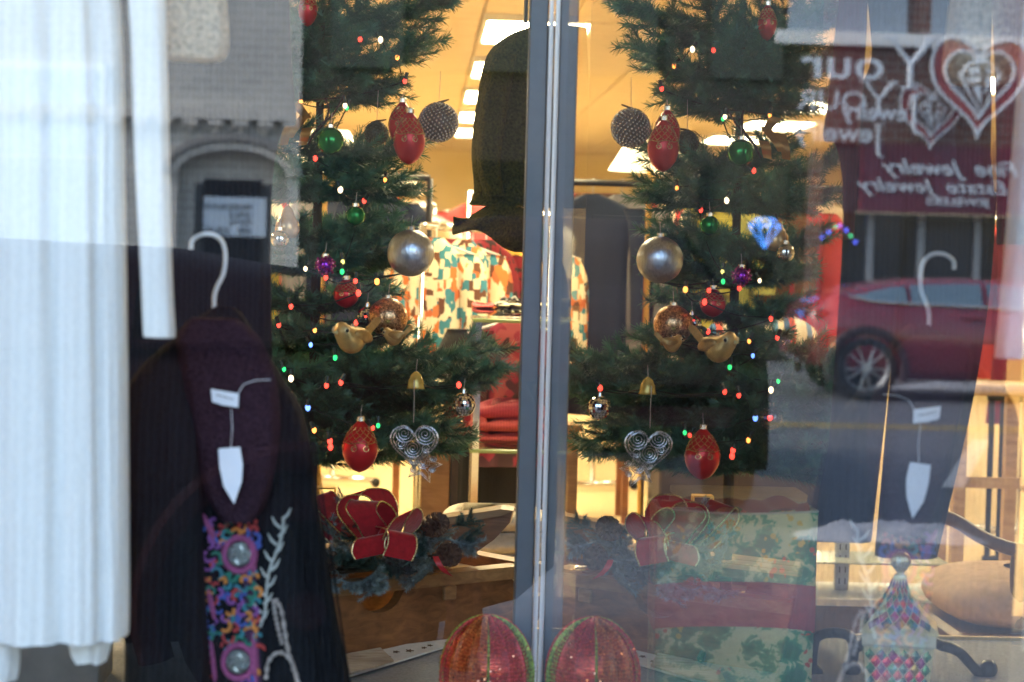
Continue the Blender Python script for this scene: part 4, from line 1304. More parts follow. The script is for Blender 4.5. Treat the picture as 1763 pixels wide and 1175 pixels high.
# swag of frosted pine on the sled
sw = thing('pine_swag', 'frosted pine swag laid along the wooden sled', 'swag', W(640, 1000, 4.9))
sprv = [branch_mesh(.10, 50 + q, .3, 'sprig', FROST, .0021, .015, .0012, 6) for q in range(4)]
spr_g = [branch_mesh(.10, 60 + q, .3, 'sprig', mat('needle_bluegreen', (.05, .10, .09), .7, 0, .5, 30), .0022, .015, .0012, 6) for q in range(3)]
rg = random.Random(8)
for i in range(46):
    px = rg.uniform(530, 760) if i > 9 else rg.uniform(700, 782)
    py = 958 + (545 - px) * -.0 + rg.uniform(-55, 25) - max(0, px - 700) * .12
    if 620 < px < 720: py = rg.uniform(955, 990)
    p = W(px, py, 4.86 + rg.uniform(0, .12))
    mesh_ = rg.choice(sprv) if rg.random() < .72 else rg.choice(spr_g)
    sc_ = rg.uniform(.5, .85)
    part('sprig', mesh_, sw, p - sw.location, rot=(rg.uniform(-.8, .8), rg.uniform(-.7, .5), rg.uniform(-3.1, 3.1) if px < 760 else rg.uniform(-1.2, .6)), scale=(sc_, sc_, sc_))
for i in range(3):   # long tips hanging below the rail
    px = rg.uniform(560, 690); p = W(px, rg.uniform(985, 1005), 4.85)
    part('sprig', sprv[i % 4], sw, p - sw.location, rot=(rg.uniform(-.5, .5), rg.uniform(.2, .9), rg.uniform(-2.8, -.2)), scale=(.8, .8, .8))
MB().tube(curve([W(530, 985, 4.92), W(640, 980, 4.92), W(760, 955, 4.95), W(815, 930, 4.98)], 14), .006, 6).build('stem', STEM, sw)
# pine cones
def cone_mesh():
    o = MB()
    for i in range(56):
        t = i / 56; a = i * 2.39996
        zz = -.034 + .068 * t; r_ = .019 * math.sin(math.pi * min(.97, t * .85 + .13)) ** .8
        d = Vector((math.cos(a), math.sin(a), .35)).normalized(); sd_ = Vector((-math.sin(a), math.cos(a), 0))
        p = Vector((0, 0, zz)) + d * r_ * .3
        q = Vector((0, 0, zz)) + d * (r_ + .007)
        u_ = Vector((0, 0, .0025))
        o.add([p - sd_ * .003, p + sd_ * .003, q + sd_ * .0055, q - sd_ * .0055, p + u_, q + u_ * 1.6], [(0, 1, 2, 3), (4, 5, 2, 1), (5, 4, 0, 3), (3, 2, 5)])
    o.ball((0, 0, 0), .014, 10, 8, (1, 1, 2.2))
    return o.mesh('pine_cone', wood('cone_brown', (.05, .03, .02), (.17, .10, .065), 40, (1, 1, 1), .7))
cm_ = cone_mesh()
for i, (x, y, Y, r3, s_, lab) in enumerate(((748, 905, 4.88, (1.2, .3, .4), 1.15, 'brown pine cone standing beside the red velvet bow'), (772, 955, 4.84, (1.5, 1.0, .2), 1.15, 'brown pine cone lying above the small red ribbon end'), (566, 968, 4.86, (.9, -.6, .8), .9, 'brown pine cone half buried in frosted sprigs'))):
    o = bpy.data.objects.new('pine_cone', cm_)
    col.objects.link(o); o.location = W(x, y, Y); o.rotation_euler = r3; o.scale = (s_, s_, s_)
    tag(o, lab, 'pine cone', 'pine cones on the swag')
# velvet bow
VEL = mat('red_velvet', (.40, .008, .016), .9, 0, .25, 90, .15, .5)
GE = glitter('gold_edge', (.75, .62, .35), .35, 400)
bow = thing('velvet_bow', 'red velvet bow with gold wired edges on the sled', 'bow', W(655, 965, 4.75))
def strip(pts, wv, name='loop'):
    """ribbon: centre-line pts and across vector(s)"""
    n = len(pts)
    ws = wv if isinstance(wv, list) else [wv] * n
    o = MB()
    o.grid(7, n, lambda u, v: pts[int(round(v * (n - 1)))] + ws[int(round(v * (n - 1)))] * (u - .5) * 1.12)
    l_ = o.build(name, VEL, bow, True)
    for e in (-.5, .5):
        MB().tube([p + w_ * e * 1.12 for p, w_ in zip(pts, ws)], .0018, 5).build('gold_edge', GE, l_)
    return l_
def pxs(l, n=22):
    return curve([W(*p) for p in l], n)
# broad loops
strip(pxs([(655, 935, 4.76), (640, 905, 4.73), (622, 878, 4.72), (632, 862, 4.76), (655, 880, 4.80), (664, 925, 4.80)]), Vector((.058, .02, -.004)))
strip(pxs([(668, 940, 4.76), (682, 905, 4.70), (700, 882, 4.72), (712, 892, 4.76), (706, 915, 4.80), (675, 940, 4.80)]), Vector((.035, .045, .012)))
strip(pxs([(640, 930, 4.82), (600, 880, 4.84), (610, 850, 4.86), (650, 850, 4.90), (668, 880, 4.90), (662, 925, 4.86)]), Vector((.04, .035, .01)))
strip(pxs([(620, 925, 4.86), (575, 880, 4.9), (550, 852, 4.92), (545, 880, 4.94), (590, 930, 4.92)]), Vector((.045, .045, .012)))
strip(pxs([(655, 920, 4.74), (640, 925, 4.70), (634, 945, 4.69), (640, 958, 4.69)], 14), Vector((.062, .015, .012)), 'tail')
strip(pxs([(672, 912, 4.74), (690, 918, 4.68), (693, 940, 4.67), (684, 962, 4.67)], 14), Vector((.055, .012, -.012)), 'tail')
MB().ball(W(664, 925, 4.74), .018, 14, 10, (1, 1, 1.3)).build('knot', VEL, bow, True)
rt = thing('ribbon_end', 'short bright red ribbon end dangling from the pine cone', 'ribbon', W(765, 998, 4.8))
MB().grid(5, 10, lambda u, v: W(750 + 8 * v + (u - .5) * (10 + 8 * v) + 14 * v * v, 958 + 32 * v + (u - .5) * 8 * v, 4.80 - .01 * math.sin(v * 3))).build('strip', mat('red_satin', (.50, .02, .03), .4), rt, True)

# deco-mesh ball
Yb = 4.07
cb = W(838, 1160, Yb); rb_ = M(84, Yb); vb_ = (cb.z - .602) / rb_
db = thing('mesh_ball', 'red and green glittering mesh ball on the platform beside the grey post', 'decoration', (cb.x, cb.y, .602))
MB().ball(cb, rb_ * .90, 32, 20, (1, 1, vb_)).build('core', glitter('core_red', (.85, .10, .05), .18, 210, .4), db, True)
GORE = [glitter('mesh_red', (.80, .05, .05), .3, 230, .2), glitter('mesh_orange', (.80, .22, .05), .3, 230, .2), glitter('mesh_lime', (.36, .55, .08), .3, 230, .2)]
for k in range(12):
    a0, a1 = 2 * math.pi * k / 12, 2 * math.pi * (k + 1) / 12
    o = MB()
    def gf(u, v):
        a = a0 + (a1 - a0) * u; t = math.pi * (.02 + .96 * v)
        q = rb_ * (.90 + .10 * math.sin(math.pi * u))
        return cb + Vector((q * math.sin(t) * math.cos(a), q * math.sin(t) * math.sin(a), q * vb_ * math.cos(t)))
    o.grid(13, 44, gf)
    ob = o.build('mesh_gore', GORE[(0, 1, 1, 0, 0, 2)[k % 6]], db, False)
    wm = ob.modifiers.new('w', 'WIREFRAME'); wm.thickness = .0013; wm.use_replace = True
    if k % 3 == 0: MB().tube([gf(0, v / 24) for v in range(25)], .0024, 5).build('seam_wire', GORE[2], db)

sq_ = MB(); rgq = random.Random(4)
for i in range(420):
    zz = rgq.uniform(-.7, .97); a = rgq.uniform(0, 6.283); q = math.sqrt(1 - zz * zz)
    n_ = Vector((q * math.cos(a), q * math.sin(a), zz))
    p = cb + Vector((n_.x, n_.y, n_.z * vb_)) * rb_ * 1.004
    n2 = (n_ + Vector((rgq.uniform(-.5, .5), rgq.uniform(-.5, .5), rgq.uniform(-.2, .6)))).normalized()
    e1 = n2.orthogonal().normalized() * .0021; e2 = n2.cross(e1).normalized() * .0021
    sq_.add([p - e1, p + e2, p + e1, p - e2], [(0, 1, 2, 3)])
tag(sq_.build('sequins', mat('sequin', (.95, .30, .16), .12, .9, .5, 300), db), kind='stuff')

# star cloth under the sled
STARC = mat('cloth_white', (.66, .68, .70), .9, 0, .1, 60, .2)
sk = thing('star_cloth', 'white cloth printed with small stars under the sled', 'cloth', onz(690, 1130, .602))
cl = [onz(x, y, .604) for x, y in ((560, 1150), (600, 1135), (700, 1112), (800, 1098), (800, 1106), (760, 1118), (690, 1140), (590, 1170))]
MB().prism([p for p in cl], (0, 0, .004)).build('cloth', STARC, sk)
BRST = mat('star_brown', (.12, .08, .05), .8)
for (x, y, s_) in ((682, 1123, 5), (705, 1121, 6), (730, 1116, 4), (740, 1112, 4), (668, 1131, 4), (655, 1128, 4), (770, 1108, 4)):
    c = onz(x, y, .609); q = []
    for i in range(10):
        a = i * math.pi / 5; r_ = (s_ if i % 2 == 0 else s_ * .42) * .0017
        q.append(c + Vector((r_ * math.cos(a), r_ * 2.0 * math.sin(a), 0)))
    MB().prism(q, (0, 0, .0012)).build('star', BRST, sk)
wc = [onz(x, y, .6125) for x, y in ((560, 1150), (600, 1128), (655, 1118), (678, 1140), (640, 1152), (560, 1172))]
o = MB().prism(wc, (0, 0, .004)).build('bark_cloth', wood('bark_cloth', (.28, .22, .17), (.62, .56, .48), 18, (1, 5, 1), .9), None)
tag(o, 'pale wood-grain printed cloth piece beside the star cloth', 'cloth')

# cream quilt on a bench behind the sled
bn = thing('storage_bench', 'low wooden bench behind the sled carrying a cream quilt', 'bench', (W(850, 1000, 5.75).x, 5.75, .3))
bc = W(850, 1000, 5.75)
ORW = wood('orange_wood', (.24, .09, .03), (.40, .18, .06), 6)
MB().bbox((bc.x, 5.75, .60), (.42, .34, .05), .008).build('seat', ORW, bn)
for sx_ in (-.18, .18):
    for sy_ in (-.14, .14):
        MB().box((bc.x + sx_, 5.75 + sy_, .44), (.04, .04, .28)).build('leg', ORW, bn)
ql = thing('quilt', 'folded cream quilt with ruffled edge piled behind the sled', 'quilt', (bc.x, 5.72, .63))
QM = mat('quilt_cream', (.70, .64, .52), .95, 0, .15, 50, .5)
for k in range(4):
    z = .645 + k * .055
    q = MB()
    q.grid(40, 12, lambda u, v: (bc.x + (.17 - .008 * k) * math.copysign(abs(math.cos(u * 6.283)) ** .5, math.cos(u * 6.283)) * math.sin(math.pi * (.08 + .84 * v)) ** .35 + .008 * math.sin(u * 25 + k), 5.72 + (.14) * math.copysign(abs(math.sin(u * 6.283)) ** .5, math.sin(u * 6.283)) * math.sin(math.pi * (.08 + .84 * v)) ** .35, z + (v - .5) * .058 + .004 * math.sin(u * 19 + k * 2)), True)
    q.f.append(tuple(range(40))); q.f.append(tuple(11 * 40 + i for i in range(39, -1, -1)))
    q.build('fold', QM, ql, True)
gx = thing('glass_case', 'small glass keepsake box with brass edges behind the bow', 'box', W(562, 870, 5.3))
gc = W(560, 850, 5.3)
MB().box((gc.x, 5.3, gc.z - .01), (.045, .045, .045)).build('glass_body', glass('case_glass', 1.5), gx)
for a in (-1, 1):
    for b_ in (-1, 1):
        MB().tube([(gc.x + a * .024, 5.3 + b_ * .024, gc.z - .034), (gc.x + a * .024, 5.3 + b_ * .024, gc.z + .014)], .0015, 4).build('edge', GOLD, gx)
MB().box((gc.x, 5.3, gc.z + .015), (.05, .05, .003)).build('lid', GOLD, gx)
ps = thing('display_plinth', 'narrow dark plinth carrying the small glass keepsake box', 'plinth', (gc.x, 5.3, .3))
MB().bbox((gc.x, 5.3, (.3 + gc.z - .034) / 2), (.05, .05, gc.z - .034 - .3), .002).build('shaft', mat('plinth_dark', (.04, .03, .03), .6), ps)
MB().box((gc.x, 5.3, .31), (.1, .1, .02)).build('foot', MC['plinth_dark'], ps)

# ------------------------------------------------------------------ beyond the partition: second display
def holly_paper():
    m, nt, p = newmat('holly_paper')
    co = coords(nt)
    v = N(nt, 'TexVoronoi', Scale=22.0); nt.links.new(co, v.inputs['Vector'])
    n = N(nt, 'TexNoise', Scale=48.0, Detail=3.0, Distortion=1.6); nt.links.new(co, n.inputs['Vector'])
    leaf = N(nt, 'Math', operation='SUBTRACT'); nt.links.new(n.outputs['Fac'], leaf.inputs[0]); nt.links.new(v.outputs['Distance'], leaf.inputs[1])
    lf2 = N(nt, 'Math', operation='ADD'); lf2.inputs[1].default_value = .13; nt.links.new(leaf.outputs[0], lf2.inputs[0])
    c1 = ramp(nt, lf2.outputs[0], [(.0, (.76, .80, .40)), (.04, (.52, .68, .32)), (.08, (.10, .46, .20)), (.3, (.05, .28, .13))])
    v2 = N(nt, 'TexVoronoi', Scale=70.0); nt.links.new(co, v2.inputs['Vector'])
    n3 = N(nt, 'TexVoronoi', Scale=17.0); nt.links.new(co, n3.inputs['Vector'])
    near = N(nt, 'Math', operation='LESS_THAN'); near.inputs[1].default_value = .36; nt.links.new(n3.outputs['Distance'], near.inputs[0])
    br = N(nt, 'Math', operation='LESS_THAN'); br.inputs[1].default_value = .42; nt.links.new(v2.outputs['Distance'], br.inputs[0])
    an = N(nt, 'Math', operation='MULTIPLY'); nt.links.new(near.outputs[0], an.inputs[0]); nt.links.new(br.outputs[0], an.inputs[1])
    sp = N(nt, 'SeparateColor'); nt.links.new(n3.outputs['Color'], sp.inputs[0])
    bc_ = ramp(nt, sp.outputs[0], [(0, (.85, .13, .06)), (.55, (.85, .58, .08))], True)
    mx = N(nt, 'MixRGB'); nt.links.new(an.outputs[0], mx.inputs[0]); nt.links.new(c1, mx.inputs[1]); nt.links.new(bc_, mx.inputs[2])
    nt.links.new(mx.outputs[0], p.inputs['Base Color'])
    p.inputs['Roughness'].default_value = .3
    n4 = N(nt, 'TexNoise', Scale=9.0, Detail=3.0); nt.links.new(co, n4.inputs['Vector'])
    bump(nt, p, n4.outputs['Fac'], .5, .01)
    return m
HOLLY = holly_paper()
Yg = 4.2
gb = thing('gift_bag', 'large holly print gift bag with a dark red sash standing beyond the glass', 'gift bag', W(1270, 1275, Yg))
gx0, gx1 = W(1133, 878, Yg).x, W(1409, 872, Yg).x
gz = W(1270, 878, Yg).z
def bagp(u, v):
    # u round, v up
    t = u * 4; s_ = int(t) % 4; f = t - int(t)
    taper = 1 - .03 * (1 - v)
    hx, hy = (gx1 - gx0) / 2 * taper, .075
    P = [(-hx, -hy), (hx, -hy), (hx, hy), (-hx, hy)]
    a, b_ = P[s_], P[(s_ + 1) % 4]
    x = a[0] + (b_[0] - a[0]) * f; y = a[1] + (b_[1] - a[1]) * f
    wob = .004 * math.sin(v * 7 + u * 9) + .003 * math.sin(u * 40)
    sag = -.008 * math.sin(math.pi * f) * v ** 6 if s_ in (0, 2) else 0
    return ((gx0 + gx1) / 2 + x, Yg + .075 + y + wob, .602 + (gz - .602) * v + sag)
MB().grid(48, 26, bagp, True).build('bag', HOLLY, gb, True)
SASH = mat('sash_red', (.50, .03, .05), .55, 0, .2, 30, .2, .3)
sz0, sz1 = W(1270, 1085, Yg).z, W(1270, 1008, Yg).z
def sash(u, v):
    x, y, z = bagp(u, .3)
    vv = (sz0 + (sz1 - sz0) * v - .602) / (gz - .602)
    x, y, _ = bagp(u, vv)
    cx0 = (gx0 + gx1) / 2
    return (cx0 + (x - cx0) * 1.012, Yg + .075 + (y - Yg - .075) * 1.03, sz0 + (sz1 - sz0) * v + .008 * math.sin(u * 12))
MB().grid(48, 6, sash, True).build('sash', SASH, gb, True)
MB().tube([bagp(u / 48, 1) for u in range(49)], .0022, 5).build('rim', mat('rim_pale', (.55, .58, .42), .4), gb)
tis = MB().grid(24, 5, lambda u, v: ((gx0 + gx1) / 2 + (u - .5) * (gx1 - gx0) * .94, Yg + .03 + .09 * v, gz - .004 + .010 * math.sin(u * 17) * math.sin(v * 5 + u * 3) + .012 * v))
tis.build('tissue', mat('tissue_red', (.22, .03, .03), .5), gb, True)

# harlequin jar
Yj = 4.0
hj = thing('harlequin_jar', 'square harlequin jar with a pagoda lid and ribbed gold knob', 'jar', (W(1560, 1100, Yj).x, Yj, .6))
jx = W(1561, 1090, Yj).x; jzr = W(1561, 1060, Yj).z; jw = M(64, Yj)
jyaw = -.20
mj = Matrix.Rotation(jyaw, 3, 'Z')
JD = [mat('dia_red', (.66, .05, .10), .2, .3, .25, 40, 0, coat=.5), mat('dia_green', (.03, .24, .14), .2, .3, .3, 40, 0, coat=.5), mat('dia_gold', (.50, .36, .14), .25, .5, .3, 40), mat('dia_teal', (.04, .18, .20), .2, .3, .3, 40, 0, coat=.5), mat('dia_violet', (.20, .03, .13), .2, .3, .25, 40)]
jc = Vector((jx, Yj + jw, 0))
def JP(x, y, z): return jc + mj @ Vector((x, y, 0)) + Vector((0, 0, z))
zb_ = jzr - .062
hwb = jw * .96
JBASE = mat('jar_gold', (.78, .68, .40), .35, .3, .2, 60)
o = MB(); rows4 = [(hwb * .74, .602), (hwb * .78, .63), (hwb * .90, .72), (hwb * .98, zb_)]
def sq(rows_):
    o = MB()
    for (h_, z) in rows_:
        o.v += [JP(-h_, -h_, z), JP(h_, -h_, z), JP(h_, h_, z), JP(-h_, h_, z)]
    for i in range(len(rows_) - 1):
        for k in range(4):
            j = (k + 1) % 4
            o.f.append((i * 4 + k, i * 4 + j, i * 4 + 4 + j, i * 4 + 4 + k))
    o.f += [(3, 2, 1, 0), tuple((len(rows_) - 1) * 4 + k for k in range(4))]
    return o
sq(rows4).build('body', JBASE, hj)
sq([(hwb * 1.0, zb_), (jw * 1.0, zb_ + .004), (jw * 1.0, zb_ + .026), (jw * .97, zb_ + .03)]).build('collar', mat('collar_cream', (.78, .72, .55), .4, .3), hj)
lz = zb_ + .03
def lidh(t): return (jw * 1.06) * ((1 - t) ** 1.7 * .80 + .20 * (1 - t * .2)), lz + .098 * t
LR = [lidh(i / 12) for i in range(13)]
sq([(jw * 1.06, lz - .004)] + LR).build('lid', JBASE, hj)
kz = LR[-1][1]
kn = MB()
for i in range(9):
    pass
def knob(u, v):
    a = u * 2 * math.pi
    pr = [(.009, 0), (.011, .004), (.006, .009), (.010, .013), (.0165, .022), (.0185, .032), (.015, .042), (.007, .048), (.0005, .0495)]
    t = v * (len(pr) - 1); i = min(int(t), len(pr) - 2); f = t - i
    r_ = pr[i][0] + (pr[i + 1][0] - pr[i][0]) * f; z = pr[i][1] + (pr[i + 1][1] - pr[i][1]) * f
    r_ *= 1 + (.07 * math.sin(a * 14) if z > .013 else 0)
    return JP(r_ * math.cos(a), r_ * math.sin(a), kz - .004 + z)
kn.grid(84, 33, knob, True); kn.build('knob', mat('knob_gold', (.55, .45, .25), .3, .9, .15, 80), hj, True)
def bodyhw(z):
    for (h0, z0), (h1, z1) in zip(rows4[:-1], rows4[1:]):
        if z <= z1: return h0 + (h1 - h0) * (z - z0) / (z1 - z0)
    return rows4[-1][0]
def lidhw(z):
    t = min(1, max(0, (z - lz) / .098))
    return lidh(t)[0]
FACES = [Matrix.Identity(3), Matrix.Rotation(-math.pi / 2, 3, 'Z')]
def diamonds(fn, z0, z1, cols_n, rows_n, name):
    for face, fm in enumerate(FACES):
        for r_ in range(rows_n * 2 - 1):
            zc = z0 + (z1 - z0) * (r_ + 1) / (rows_n * 2)
            dz = (z1 - z0) / (rows_n * 2) * .92
            n_ = cols_n if r_ % 2 == 0 else cols_n - 1
            for c_i in range(n_):
                uc = (c_i - (n_ - 1) / 2) / cols_n * 2
                du = 1 / cols_n * .90
                q = []
                for (du_, dz_) in ((-du, 0), (0, -dz), (du, 0), (0, dz)):
                    z = zc + dz_; h_ = fn(z)
                    v = fm @ Vector(((uc + du_) * h_, -h_ - .0012, 0))
                    q.append(JP(v.x, v.y, z))
                ctr = sum(q, Vector()) / 4; 
                nrm = mj @ fm @ Vector((0, -.0022, 0))
                o = MB(); o.add(q + [ctr + nrm], [(0, 1, 4), (1, 2, 4), (2, 3, 4), (3, 0, 4)])
                m_ = JD[0] if r_ % 2 == 1 else JD[(1, 3, 2, 1, 3)[(c_i + r_) % 5]]
                if (c_i * 7 + r_ * 3) % 11 == 0: m_ = JD[4]
                o.build(name, m_, hj)
diamonds(bodyhw, .63, zb_ - .002, 6, 6, 'body_diamond')
diamonds(lidhw, lz + .002, lz + .094, 5, 4, 'lid_diamond')

# wrought iron stand
IRON = mat('iron', (.02, .021, .024), .35, .6)
ist = thing('iron_stand', 'low black wrought iron stand with scrolled legs behind the harlequin jar', 'stand', onz(1560, 1160, .6))
yc = onz(1560, 1160, .6).y
for l in ([(1400, 1118), (1406, 1098), (1430, 1090), (1462, 1095), (1470, 1120), (1466, 1150)], [(1620, 1112), (1650, 1122), (1675, 1148), (1690, 1162), (1700, 1156)], [(1468, 1120), (1540, 1085), (1622, 1112)], [(1400, 1118), (1398, 1140), (1402, 1160)]):
    pc = curve([W(x, y, yc) for x, y in l], 22)
    MB().tube(pc, .012, 8).build('scroll_leg', IRON, ist, True)
for (x, y) in ((1466, 1152), (1702, 1152), (1402, 1160)):
    MB().ball(W(x, y, yc), .021, 14, 10).build('ball_foot', IRON, ist, True)

# hanging outfit: trousers, jacket, top
DENIM = knit('dark_denim', (.030, .034, .050), 420, .15, .15, 0, 0)
tr_ = thing('trousers', 'dark blue wide trousers hanging under the burgundy jacket', 'trousers', W(1530, 960, 4.3))
cloth('leg', '', [(330, 1424, 1560, .05), (500, 1412, 1548, .06), (700, 1402, 1526, .07), (930, 1386, 1500, .08)], 4.3, .045, DENIM, '', 48, 5, 24, parent=tr_)
cloth('leg', '', [(330, 1552, 1716, .05), (500, 1545, 1704, .06), (700, 1528, 1672, .07), (958, 1506, 1612, .08)], 4.36, .045, DENIM, '', 48, 5, 24, ph=1.3, parent=tr_)
cloth('waist', '', [(180, 1450, 1690, .02), (260, 1440, 1705, .03), (360, 1424, 1716, .04)], 4.33, .06, DENIM, '', 48, 5, 14, parent=tr_)
for (xa, ya, xb, yb) in ((1424, 360, 1388, 928), (1706, 400, 1610, 950)):
    MB().tube([W(xa + (xb - xa) * t, ya + (yb - ya) * t, 4.28) for t in [i / 8 for i in range(9)]], .0022, 5).build('side_seam', DENIM, tr_)
MB().prism([W(x, y, 4.30) for x, y in ((1586, 938), (1612, 942), (1611, 956), (1585, 952))], (0, .01, 0)).build('hem_tab', mat('tab_blue', (.03, .06, .22), .6), tr_)
BURG = knit('burgundy_wool', (.115, .010, .022), 260, .25, .2, 0, .1)
jk = thing('burgundy_jacket', 'open burgundy wool jacket hanging over a navy blouse', 'jacket', W(1560, 420, 4.22))
cloth('front_panel', '', [(-160, 1420, 1496, .04), (40, 1418, 1492, .05), (220, 1404, 1480, .06), (330, 1394, 1474, .06), (412, 1384, 1470, .05)], 4.24, .035, BURG, '', 40, 4, 20, parent=jk)
cloth('front_panel', '', [(-160, 1700, 1790, .04), (100, 1712, 1800, .05), (300, 1716, 1800, .06), (422, 1716, 1800, .05)], 4.22, .035, BURG, '', 40, 4, 20, parent=jk)
cloth('shoulder_yoke', '', [(-230, 1520, 1680, .0), (-200, 1440, 1770, .02), (-150, 1424, 1792, .03)], 4.25, .06, BURG, '', 40, 4, 10, parent=jk)
cloth('navy_blouse', 'dark navy blouse hanging inside the burgundy jacket', [(-150, 1478, 1712, .03), (40, 1496, 1708, .04), (110, 1498, 1706, .05), (180, 1470, 1708, .05), (300, 1452, 1706, .06), (380, 1446, 1706, .06)], 4.31, .04, knit('navy_top', (.02, .022, .028), 200, .3, .2, 0, 0), 'top', 48, 6, 22)
CHAR = knit('charcoal', (.016, .019, .024), 200, .3, .2, 0, 0)
fs = thing('dark_backing', 'added tall black backing behind the gift bag that keeps the mirrored tree dark', 'dark backing', (W(1195, 1090, 5.1).x, 5.08, .6))  # added dark backing so the tree mirrored in the partition stays dark
xe = [W(px, 600, 5.08).x for px in (1004, 1136, 1270, 1420)]
BLKS = mat('backing_black', (.012, .014, .018), .6, 0, .3, 12)
for k in range(3):
    ya, yb = (5.04, 5.12) if k % 2 == 0 else (5.12, 5.04)
    MB().prism([(xe[k] - .004, ya, .602), (xe[k + 1] + .004, yb + .001, .602), (xe[k + 1] + .004, yb + .001, 2.75), (xe[k] - .004, ya, 2.75)], (0, .025, 0)).build('panel', BLKS, fs)
    for z in (.66, 1.6, 2.7):
        MB().tube([(xe[k] + .01, ya - .004, z), (xe[k + 1] - .01, yb - .004, z)], .006, 6).build('rail', BLKS, fs)

# armchair
Yc = 6.0
WAL = wood('walnut', (.05, .022, .010), (.16, .075, .032), 6, (1, 1, 1), .3)
ac = thing('armchair', 'carved wooden armchair with a tan upholstered seat', 'armchair', (W(1760, 1000, Yc).x, Yc, .3))
acx_ = W(1790, 1000, Yc).x
SEATM = mat('seat_tan', (.55, .38, .25), .85, 0, .15, 40, .2)
sz_ = W(1700, 1010, Yc).z
cu_ = MB()
cu_.grid(40, 14, lambda u, v: (acx_ + .31 * math.copysign(abs(math.cos(u * 6.283)) ** .55, math.cos(u * 6.283)) * math.sin(math.pi * (.03 + .94 * v)) ** .5, Yc + .28 * math.copysign(abs(math.sin(u * 6.283)) ** .55, math.sin(u * 6.283)) * math.sin(math.pi * (.03 + .94 * v)) ** .5, sz_ - .02 - .075 * math.cos(math.pi * v)), True)
cu_.f.append(tuple(range(40))); cu_.f.append(tuple(13 * 40 + i for i in range(39, -1, -1)))
cu_.build('seat_cushion', SEATM, ac, True)
MB().bbox((acx_, Yc, sz_ - .125), (.60, .54, .07), .015).build('seat_rail', WAL, ac)
for sx_ in (-.27, .27):
    for sy_ in (-.24, .24):
        X, Y_ = acx_ + sx_, Yc + sy_
        MB().tube(curve([(X, Y_, sz_ - .12), (X + .02 * (1 if sx_ > 0 else -1), Y_, sz_ - .22), (X - .01, Y_, .42), (X + .02 * (1 if sx_ > 0 else -1), Y_, .30)], 12), [.03, .032, .03, .028, .025, .022, .02, .018, .018, .02, .024, .026], 10).build('leg', WAL, ac, True)
for dy in (-.25, .25):
    pa = [W(1618, 888, Yc + dy), W(1650, 900, Yc + dy), W(1690, 925, Yc + dy), W(1730, 942, Yc + dy), W(1765, 948, Yc + dy), W(1800, 935, Yc + dy)]
    MB().tube(curve(pa, 20), .019, 10).build('arm', WAL, ac, True)
    MB().tube(curve([W(1756, 946, Yc + dy), W(1752, 1000, Yc + dy), W(1762, 1080, Yc + dy)], 10), [.022] * 10, 10).build('arm_support', WAL, ac, True)
    MB().tube(curve([(acx_ + .26, Yc + dy, sz_ - .15), (acx_ + .30, Yc + dy, sz_ + .2), (acx_ + .40, Yc + dy, sz_ + .62)], 10), .022, 10).build('back_post', WAL, ac, True)
MB().bbox((acx_ + .335, Yc, sz_ + .38), (.06, .46, .42), .02, Matrix.Rotation(.2, 3, 'Y')).build('back_pad', SEATM, ac, True)
MB().tube([(acx_ + .40, Yc - .26, sz_ + .62), (acx_ + .42, Yc, sz_ + .67), (acx_ + .40, Yc + .26, sz_ + .62)], .022, 10).build('crest_rail', WAL, ac, True)
# slotted fixture
Yf2 = 6.6
fx = thing('slotted_fixture', 'white slotted steel display fixture with a base shelf', 'fixture', (W(1449, 1000, Yf2).x, Yf2, .3))
FXM = mat('fixture_grey', (.46, .48, .52), .4, .3)
fxx = W(1449, 970, Yf2).x
fz0, fz1 = W(1449, 1016, Yf2).z, W(1449, 880, Yf2).z
up_ = MB().bbox((fxx, Yf2, (fz0 + fz1) / 2), (.042, .03, fz1 - fz0), .003).build('upright', FXM, fx)
for k in range(6):
    for dx in (-.009, .009):
        MB().box((fxx + dx, Yf2 - .0155, fz0 + .03 + k * .035), (.004, .003, .018)).build('slot', BLACK, fx)
MB().bbox((fxx, Yf2, fz0 - .012), (.80, .34, .024), .004).build('base_shelf', WHITE, fx)
MB().bbox((fxx, Yf2, fz0 + .10), (.62, .26, .006), .002).build('glass_shelf', mat('shelf_glass', (.55, .60, .48), .1), fx)
MB().bbox((fxx, Yf2, (.30 + fz0) / 2 - .012), (.74, .30, fz0 - .324), .004).build('plinth', WAL, fx)
# low pale table behind the gift bag
Yt = 4.88
ltb = thing('low_table', 'low table with a pale yellow top behind the gift bag', 'table', (W(1275, 900, Yt).x, Yt, .6))
tc_ = W(1275, 853, Yt)
TPM = mat('table_pale', (.62, .50, .28), .4)
MB().bbox((tc_.x, Yt, tc_.z), (.295, .24, .018), .003).build('top', TPM, ltb)
for sx_ in (-.15, .15):
    for sy_ in (-.12, .12):
        MB().box((tc_.x + sx_ * .9, Yt + sy_ * .8, (tc_.z - .011 + .6) / 2), (.03, .03, tc_.z - .611), None).build('leg', TPM, ltb)

